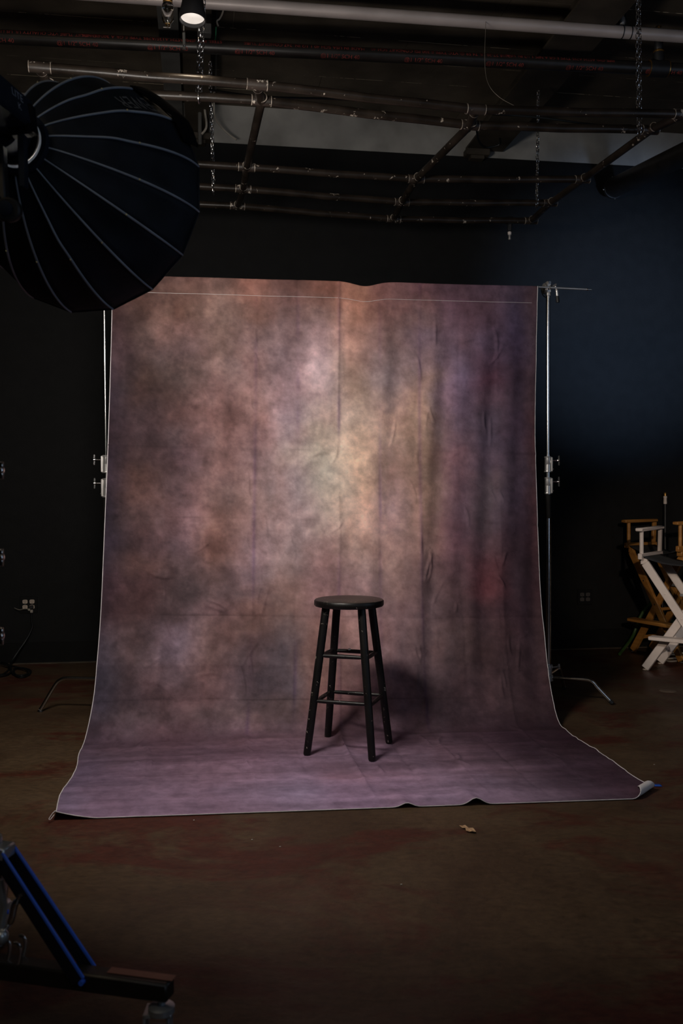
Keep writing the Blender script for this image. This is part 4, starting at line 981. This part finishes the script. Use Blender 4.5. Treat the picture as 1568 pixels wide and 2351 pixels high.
for i in range(n_ + 1):
    an = a0_ + (a1_ - a0_) * i / n_; e = E1 * math.cos(an) + E2 * math.sin(an)
    wv = .004 * math.sin(i * .9)
    vs += [HUB - AX * .012 + e * .0765, HUB - AX * (.008 + wv * .3) + e * (.0830 + .003 * max(0, math.cos(an + 1.3)))]
for i in range(n_): fs.append((2 * i, 2 * i + 1, 2 * i + 3, 2 * i + 2))
mb.add(vs, fs); part('reflector_rim', mb, M['glow'], head, label='lit pale rim of the reflector')
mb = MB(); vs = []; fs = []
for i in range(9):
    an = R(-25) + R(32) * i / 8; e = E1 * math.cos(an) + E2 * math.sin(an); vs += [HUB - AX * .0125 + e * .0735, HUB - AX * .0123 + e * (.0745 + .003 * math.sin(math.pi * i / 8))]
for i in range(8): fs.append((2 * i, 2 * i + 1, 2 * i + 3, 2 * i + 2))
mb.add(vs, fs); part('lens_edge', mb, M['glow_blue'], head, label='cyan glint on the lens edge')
mb = MB(); mb.box(P(53, 372, 2.46), (.021, .025, .142), (1, 0, 0.02), (0, 1, 0), None, .004); part('yoke', mb, M['head'], head)
mb = MB(); mb.box(P(72, 275, 2.50), (.020, .037, .077), (1, 0, .1), (0, 1, 0), None, .004); mb.box(P(48, 290, 2.49), (.055, .037, .055), (1, 0, .1), (0, 1, 0), None, .005); part('latch', mb, M['velcro'], head)
kc_ = P(12, 472, 2.44)
mb = MB(); mb.lathe([(.030, 0), (.032, .005), (.032, .037), (.027, .042)], kc_ + V((0, .042, 0)), (.12, -1, -.25), 24); kn = part('tilt_knob', mb, M['black'], head)
mb = MB(); mb.lathe([(.015, 0), (.019, .002), (.019, .012), (.012, .016)], kc_ + V((0, .002, -.006)), (.12, -1, -.25), 20); part('knob_cap', mb, M['head'], kn)
mb = MB(); mb.box(P(4, 420, 2.50), (.027, .037, .2), (1, 0, 0.05), (0, 1, 0), None, .004); mb.box(P(-16, 478, 2.50), (.06, .055, .055), (1, 0, 0), (0, 1, 0), None, .005); part('bracket', mb, M['black'], head)
# body print, cut by the frame edge
vs, fs = text_pts('LITE', 1.0)
fx = HX * .0757
def side_text(s, a_end, zc, size):
    vs, fs = text_pts(s, size); w_ = max(v.x for v in vs)
    q = [bc + fx + AX * (a_end - w_ + v.x) + HZ * (zc + v.y) for v in vs]
    m_ = MB(); m_.add(q, fs); part('lettering', m_, M['head_print'], head, False)
side_text('LITE', .040, .006, .030); side_text('K', .026, -.022, .026)

# rolling stand, its column just outside the frame
SBASE = V((-.815, 2.13, 0.0))
stand = thing('rolling_stand', SBASE, 'black rolling light stand with blue edged braces and caster at lower left', 'stand')
HSUP = V((SBASE.x, SBASE.y, zy(492, 2.13)))
mb = MB(); mb.tube([SBASE + V((0, 0, .10)), SBASE + V((0, 0, 1.0))], .0175, 18); mb.tube([SBASE + V((0, 0, 1.0)), SBASE + V((0, 0, 1.55))], .0145, 18); mb.tube([SBASE + V((0, 0, 1.55)), HSUP], .0115, 16); mb.tube([HSUP - V((0, 0, .02)), P(-24, 488, 2.46)], .014, 12); part('column', mb, M['chrome_dull'], stand)
for zz in (1.30, 1.10, .92):
    mb = MB(); mb.lathe([(.015, -.03), (.024, -.028), (.024, .028), (.015, .03)], SBASE + V((0, 0, zz)), (0, 0, 1), 18); cl = part('collar', mb, M['black'], stand)
    mb = MB(); t_knob(mb, SBASE + V((.02, 0, zz)), V((1, -.1, 0)), .0065, span=.02); part('knob', mb, M['chrome'], cl)
ends = []
LEGE = PZ(392, 2272, .165)
ld0 = V((LEGE.x - SBASE.x, LEGE.y - SBASE.y, 0)); LL = ld0.length; ld0.normalize()
TOPB = V((SBASE.x, SBASE.y, .43))
mb = MB(); mb.lathe([(.0175, -.03), (.034, -.028), (.036, 0), (.034, .028), (.0175, .03)], TOPB, (0, 0, 1), 20); mb.box(TOPB + ld0 * .036, (.05, .05, .03), ld0, ld0.cross(V((0, 0, 1))), (0, 0, 1), .004); part('brace_collar', mb, M['caster'], stand)
for i in range(3):
    d = rot(ld0, R(120) * i); sdv = V((0, 0, 1)).cross(d)
    cz = .165
    mb = MB(); c0 = SBASE + d * .02 + V((0, 0, cz)); c1 = SBASE + d * LL + V((0, 0, cz)); mid = c0.lerp(c1, .5)
    mb.box(mid, ((c1 - c0).length, .044, .042), d, sdv, (0, 0, 1), .005); lg = part('leg', mb, M['arm_black'], stand)
    mb = MB(); mb.box(SBASE + d * (LL - .072) + sdv * .006 + V((0, 0, cz + .0222)), (.155, .024, .0012), d, sdv, (0, 0, 1)); part('reddish_top', mb, M['copper_top'], lg, label='reddish top face near the end')  # reddish strip on the upper face near the leg end
    cc = SBASE + d * (LL - .022)
    mb = MB(); mb.tube([cc + V((0, 0, .148)), cc + V((0, 0, .128))], .009, 10); mb.lathe([(.012, 0), (.029, .002), (.029, .014), (.020, .020)], cc + V((0, 0, .112)), (0, 0, 1), 18)
    off = sdv * 0 + V((-.01, .012, 0))
    for s in (-1, 1): mb.box(cc + off + V((s * .026, 0, .078)), (.005, .050, .07), bev=.001)
    mb.box(cc + off * .5 + V((0, 0, .112)), (.058, .050, .008), bev=.001)
    cs = part('caster', mb, M['caster'], stand)
    mb = MB(); mb.lathe([(.008, -.018), (.036, -.018), (.0385, -.013), (.0385, .013), (.036, .018), (.008, .018)], cc + off + V((0, 0, .0385)), (1, 0, 0), 24); part('wheel', mb, M['black'], cs)
    # twin braces, dark sides with a blue anodised upper edge
    ft_ = SBASE + d * (LL * .565) + V((0, 0, cz + .012))
    tp_ = TOPB + d * .048 + V((0, 0, .010))
    for s in (-1, 1):
        a = tp_ + sdv * (.022 * s); b = ft_ + sdv * (.026 * s); dr = (b - a).normalized(); nu = (dr.cross(sdv)); nu = nu if nu.z > 0 else -nu
        mb = MB(); mb.box(a.lerp(b, .5) - nu * .014, ((b - a).length, .004, .030), dr, sdv, nu, .0008); br = part('brace', mb, M['navy'], stand)
        mb = MB(); mb.box(a.lerp(b, .5) + nu * .003, ((b - a).length, .0058, .006), dr, sdv, nu, .0008); part('blue_edge', mb, M['blue_paint'], br)
    mb = MB(); mb.tube([ft_ - sdv * .034 - V((0, 0, .006)), ft_ + sdv * .034 - V((0, 0, .006))], .006, 10); part('pivot_bolt', mb, M['blue_paint'], stand)
# clamps and a lever on the leg beside the column
for px, py in ((10, 2182), (34, 2190), (46, 2172)):
    c = PZ(px, py + 10, .20); pts = [c + V((.003 * math.sin(a * 2), .004, 0)) + V((math.sin(a) * .010, 0, math.cos(a) * .032)) for a in np.linspace(-.2, 2.6, 10)]
    mb = MB(); mb.tube(pts, .0042, 8); part('clamp_hoop', mb, M['chrome'], stand)
l0, l1 = P(46, 2056, 2.08), P(26, 2112, 2.08)
mb = MB(); mb.tube(smooth_path([l0, l0.lerp(l1, .4) + V((-.004, 0, 0)), l1, P(10, 2135, 2.10)], 6), [.0045] * 4 + [.008] * 10 + [.004] * 5, 10); part('lever', mb, M['chrome'], stand)
mb = MB(); mb.tube([P(0, 2020, 2.13), P(8, 2080, 2.13), P(-4, 2170, 2.13)], .010, 10); mb.ball(P(2, 2150, 2.10), .018, 12); part('release', mb, M['caster'], stand)

# ================================================================ DIRECTOR CHAIRS
def director_chair(o, fdir, wdir, m, hs, label, width=.54, depth=.34, kind='white', rest=True):
    """o: front-left foot on the floor (photo left); wdir: along the front towards photo right; fdir: from front to rear"""
    root = thing('director_chair', o, label, 'chair', None)
    up = V((0, 0, 1)); W2 = width; D2 = depth
    def q(wv, fv, z): return V(o) + wdir * wv + fdir * fv + up * z
    lt, lw = .024, .056
    def bar(a, b, wd, th, side):
        d = (b - a).normalized(); s = side.normalized(); mb = MB(); mb.box(a.lerp(b, .5), ((b - a).length, th, wd), d, s, s.cross(d).normalized(), .004); return mb
    ztop = hs - .045
    for fv, sg in ((.0, -1), (D2, 1)):
        a, b = q(0.01, fv, .014), q(W2 - .02, fv, ztop); mb = bar(a, b, lw, lt, fdir); l1 = part('leg', mb, m, root)
        a2, b2 = q(W2 - .01, fv + sg * .027, .014), q(.02, fv + sg * .027, ztop); l2 = part('leg', bar(a2, b2, lw, lt, fdir), m, root)
        for lg, (x, y) in ((l1, (a, b)), (l2, (a2, b2))):
            mb = MB(); mb.lathe([(.016, 0), (.018, .003), (.016, .008)], V((x.x, x.y, 0.001)), (0, 0, 1), 14); part('foot_glide', mb, M['ivory'] if kind == 'white' else M['dark_recept'], lg)
        mb = MB()
        for x, y, ff in ((a2, b2, .32), (a2, b2, .50), (a2, b2, .72)): mb.lathe([(.006, 0), (.006, .003), (.002, .005)], x.lerp(y, ff) - fdir * (.0125 * (1 if sg < 0 else -1)), -fdir * (1 if sg < 0 else -1), 10)
        part('bolt', mb, M['bolt'] if kind != 'white' else m, root)
    for wv, sg in ((-.005, -1), (W2 - .02, 1)):
        rw = wv
        part('seat_rail', bar(q(rw, -.065, hs), q(rw, D2 + .06, hs), .042, .030, wdir), m, root)
        part('front_post', MB().tube([q(rw, -.03, hs), q(rw, -.03, hs + .175)], .0145, 14), m, root)
        part('rear_post', bar(q(rw, D2 + .03, hs), q(rw, D2 + .045, hs + .20), .034, .024, wdir), m, root)
        mb = MB(); a, b = q(rw, -.085, hs + .188), q(rw, D2 + .06, hs + .192); d = (b - a).normalized()
        mb.box(a.lerp(b, .5), ((b - a).length, .052, .024), d, wdir, None, .009); part('armrest', mb, m, root)
        mb = MB(); 
        for fv in (.0, D2): mb.box(q(rw + .015 * (-sg), fv - .01, hs - .036), (.05, .034, .042), wdir, fdir, up, .004)
        part('hinge_block', mb, m, root)
    # sagging canvas seat
    vs = []; fs = []
    for i in range(11):
        for j in range(5):
            x = i / 10; vs.append(q(x * (W2 - .015), -.04 + (D2 + .08) * j / 4, hs + .004 - .055 * math.sin(math.pi * x) ** .8))
    for i in range(10):
        for j in range(4):
            a = i * 5 + j; fs.append((a, a + 1, a + 6, a + 5))
    mb = MB(); mb.add(vs, fs); s = part('seat_canvas', mb, M['canvas'], root); sm = s.modifiers.new('thickness', 'SOLIDIFY'); sm.thickness = .004
    zr = .245 if kind == 'white' else .27
    mb = MB(); mb.box(q(W2 * .57, -.085, zr), (W2 * .86, .085, .026), wdir, fdir, up, .004); part('footrest', mb, m, root)
    mb = MB(); mb.box(q(W2 * .5, D2 * .5, ztop * .46 - .0), (.03, D2, .02), wdir, fdir, up, .003); part('stretcher', mb, m, root)
    part('lower_stretcher', bar(q(W2 * .14, 0.02, .125), q(W2 * .14, D2 - .02, .125), .026, .018, wdir), m, root)
    mb = MB(); mb.box(q(W2 * .5 - .02, D2 * .93, ztop * .68), (W2 * .34, .004, .020), wdir, fdir, up, .001); part('spreader', mb, M['chrome_dull'], root)
    return root
o1 = PF(1478, 1538); o1.z = 0
fd = V((.62, .785, 0)).normalized(); wd = V((.785, -.62, 0)).normalized()
director_chair(o1, fd, wd, M['white_wood'], .800, 'white painted tall director chair with dark canvas seat, nearest at right edge', .54, .30, 'white')
o2 = V((2.275, 7.265, 0)); wd2 = V((.46, -.888, 0)).normalized(); fd2 = V((.888, .46, 0)).normalized()
director_chair(o2, fd2, wd2, M['wood'], .835, 'amber wooden tall director chair standing behind the white chair', .53, .20, 'wood')
# black light stand behind, only its spigot catches light
sx = P(1527, 1145, 7.47)
ls = thing('folded_stand', V((sx.x, sx.y, 0)), 'black folded light stand behind the chairs with pale metal top spigot', 'stand')
o = V((sx.x, sx.y, 0))
mb = MB(); mb.tube([o + V((0, 0, .05)), o + V((0, 0, .7)), o + V((0, 0, 1.17))], [.015, .015, .012], 14); part('column', mb, M['black'], ls)
for a in (200, 275, 345):
    e = V((math.cos(R(a)), math.sin(R(a)), 0)); mb = MB(); mb.tube([o + e * .015 + V((0, 0, .5)), o + e * .05 + V((0, 0, .015))], .008, 10); part('leg', mb, M['black'], ls)
mb = MB(); mb.lathe([(.013, 0), (.0145, .002), (.0125, .045), (.015, .05), (.015, .062), (.011, .064)], o + V((0, 0, zy(1157, 7.47))), (0, 0, 1), 16); part('spigot', mb, M['white_wood'], ls, label='pale metal spigot')
mb = MB(); mb.lathe([(.009, 0), (.0125, .002), (.0125, .024), (.010, .028)], o + V((0, 0, zy(1157, 7.47) + .064)), (0, 0, 1), 16); part('cap', mb, M['brass'], ls, label='copper coloured cap')
mb = MB(); mb.tube([o + V((0, 0, 1.15)), o + V((0, 0, zy(1156, 7.47)))], .0115, 12); part('upper_tube', mb, M['black'], ls)
# hose and cable behind the chairs
hz = [PF(1418, 1504)]; hz[0].z = .014
pts = [V((hz[0].x, hz[0].y - .05, .016)), P(1452, 1462, 7.30), P(1468, 1420, 7.33), P(1486, 1393, 7.36), P(1512, 1376, 7.40), P(1548, 1366, 7.42), P(1590, 1372, 7.44), P(1620, 1400, 7.44), P(1600, 1440, 7.44), P(1560, 1432, 7.43), P(1535, 1420, 7.42), P(1545, 1398, 7.43), P(1580, 1384, 7.44)]
cable('garden_hose', pts, .012, M['hose'], 'dark green hose arching up behind the wooden chair', 'hose', 8)
def on_floor(px, py, z): v = PF(px, py); v.z = z; return v
pts = [on_floor(1580, 1502, .006), on_floor(1545, 1500, .006), on_floor(1520, 1500, .006), on_floor(1517, 1508, .006), on_floor(1530, 1514, .006), on_floor(1552, 1513, .006), on_floor(1560, 1518, .006), on_floor(1535, 1520, .006), on_floor(1524, 1514, .014), on_floor(1545, 1507, .014), on_floor(1585, 1512, .006)]
cable('floor_cable', pts, .006, M['cable_grey'], 'pale grey cable curled on the floor under the chairs', 'cable')

# ================================================================ OUTLETS, PLUG, CORD
def outlet(px, py, face, label, pw=.128):
    c = PW(px, py, .0); root = thing('wall_outlet', c, label, 'outlet')
    up = V((0, 0, 1))
    mb = MB(); mb.box(c + TN * .004, (pw, .008, .122), TX, -TN, up, .003); part('cover_plate', mb, M['cover'], root)
    for sx in (-1, 1):
        for sz in (-1, 1):
            o = c + TX * (.0245 * sx) + up * (.0195 * sz + .003) + TN * .0085
            vs = []
            n = 20
            for t in (0, 1):
                for k in range(n):
                    a = 2 * math.pi * k / n; x = max(-.0172, min(.0172, .0180 * math.cos(a) * 1.15)); z = max(-.0140, min(.0140, .0165 * math.sin(a)))
                    vs.append(o + TX * x + up * z + TN * (.002 if t else -.002))
            fs = [tuple(range(n)), tuple(range(n, 2 * n))] + [(k, (k + 1) % n, n + (k + 1) % n, n + k) for k in range(n)]
            mb = MB(); mb.add(vs, fs); rc = part('receptacle', mb, face, root, False)
            mb = MB()
            for s, hh in ((-1, .0075), (1, .009)): mb.box(o + TX * (.0058 * s) + up * .0035 + TN * .0021, (.0022, .001, hh), TX, TN, up)
            mb.box(o + TX * (-.0075) + up * .0035 + TN * .0021, (.005, .001, .002), TX, TN, up)
            mb.tube([o - up * .0075 + TN * .0016, o - up * .0075 + TN * .0026], .0026, 10); part('slot', mb, M['slot'], rc)
    mb = MB()
    for sx in (-1, 1): mb.ball(c + TX * .0245 * sx + up * .003 + TN * .0085, .0025, 6)
    part('screw', mb, M['bolt'], root); return c
oc = outlet(66, 1388, M['ivory'], 'black plated double wall outlet with ivory sockets left of the backdrop')
outlet(1342, 1371, M['dark_recept'], 'dark double wall outlet right of the backdrop with brown sockets')
up = V((0, 0, 1))
pc = oc + TX * .0245 - up * .0165 + TN * .0115
pl = thing('power_plug', pc, 'black plug with pale cord collar in the lower right socket', 'plug')
mb = MB(); mb.box(pc + TN * .012, (.026, .024, .026), TX, -TN, up, .004); part('body', mb, M['black'], pl)
mb = MB(); mb.box(pc + TN * .016 - up * .030, (.018, .016, .022), TX, -TN, up, .003); mb.box(pc + TN * .014 - up * .018 - TX * .018, (.016, .010, .014), (TX - up * .5).normalized(), -TN, None, .002); part('collar', mb, M['cable_grey'], pl)
mb = MB(); mb.tube(smooth_path([pc + TN * .02 - TX * .01 - up * .012, pc + TN * .024 - TX * .05 - up * .010, pc + TN * .022 - TX * .085 - up * .016, pc + TN * .02 - TX * .12 - up * .002]), .0022, 6); part('tie', mb, M['wire'], pl)
k0 = pc + TN * .018 - up * .040
cpts = [k0, k0 - up * .06, PW(74, 1440, .03), PW(62, 1466, .05), PW(44, 1492, .09), PW(26, 1520, .14)]
def fl(px, py, z): v = PF(px, py); v.z = z; return v
coil = [fl(20, 1540, .008), fl(2, 1552, .008), fl(-25, 1545, .008), fl(-30, 1530, .008), fl(0, 1524, .012), fl(22, 1532, .012), fl(24, 1548, .012), fl(0, 1556, .014), fl(-28, 1548, .016), fl(-8, 1530, .018), fl(20, 1536, .018), fl(30, 1550, .008), fl(48, 1558, .008), fl(66, 1552, .008), fl(70, 1542, .008), fl(52, 1537, .010), fl(33, 1541, .016), fl(36, 1554, .014), fl(58, 1554, .014), fl(64, 1545, .016), fl(40, 1538, .018), fl(10, 1534, .022)]
cable('extension_cord', cpts + coil, .0065, M['cable_black'], 'black extension cord coiled on the floor below the left outlet', 'cord', 8)

# ================================================================ SMALL THINGS ON THE FLOOR
t0, t1 = fl(1476, 1803, .0), fl(1518, 1804, .0)
mb = MB(); d = (t1 - t0).normalized(); s = V((0, 0, 1)).cross(d)
vs = []; n = 10
for i in range(n + 1):
    for j in (-1, 1): vs.append(t0 + d * ((t1 - t0).length * i / n) + s * (.016 * j) + V((0, 0, .0022 + .0006 * (i % 2))) + d * (.004 * random.uniform(-1, 1) if i in (0, n) else 0))
fs = [(2 * i, 2 * i + 1, 2 * i + 3, 2 * i + 2) for i in range(n)]
mb.add(vs, fs); tp = solo('tape_strip', mb, M['tape_blue'], t0, 'strip of blue tape on the floor beside the curled backdrop corner', 'tape')
sm = tp.modifiers.new('thickness', 'SOLIDIFY'); sm.thickness = .0008
# dry leaf
out = [(1054, 1897), (1060, 1900), (1068, 1900), (1076, 1903), (1082, 1905), (1086, 1906), (1092, 1911), (1092, 1914), (1084, 1914), (1078, 1912), (1070, 1911), (1068, 1906), (1061, 1903)]
mb = MB(); ct = fl(1075, 1907, .010); vs = [ct] + [fl(x, y, .004 + .003 * (i % 3)) for i, (x, y) in enumerate(out)]
mb.add(vs, [(0, 1 + i, 1 + (i + 1) % len(out)) for i in range(len(out))])
lf = solo('dry_leaf', mb, M['leaf'], fl(1075, 1907, .0), 'small dry tan leaf on the concrete in front of the backdrop', 'leaf', smooth=False)
sm = lf.modifiers.new('thickness', 'SOLIDIFY'); sm.thickness = .001
mb = MB(); c = fl(1533, 1587, .0); mb.lathe([(.001, .001), (.052, .001), (.050, .0022), (.001, .0024)], c, (0, 0, 1), 28); solo('floor_patch', mb, M['patch'], c, 'pale round patch on the floor in front of the chairs', 'patch')
for x, y, lab in ((445, 1884, 'tiny pale grit speck just in front of the left part of the backdrop hem'), (579, 1929, 'leftmost of two tiny grit specks on the bare concrete below the backdrop'), (643, 1945, 'right one of two tiny grit specks on the bare concrete below the backdrop'), (921, 2032, 'tiny pale grit speck on open concrete left of and below the dry leaf'), (1502, 1756, 'tiny pale grit speck on the concrete above the blue tape')):
    mb = MB(); c = fl(x, y, .0); mb.ball(c + V((0, 0, .002)), .003, 6, (1.3, 1, .6))
    solo('grit_speck', mb, M['debris'], c, lab, 'grit', 'grit specks on the floor')
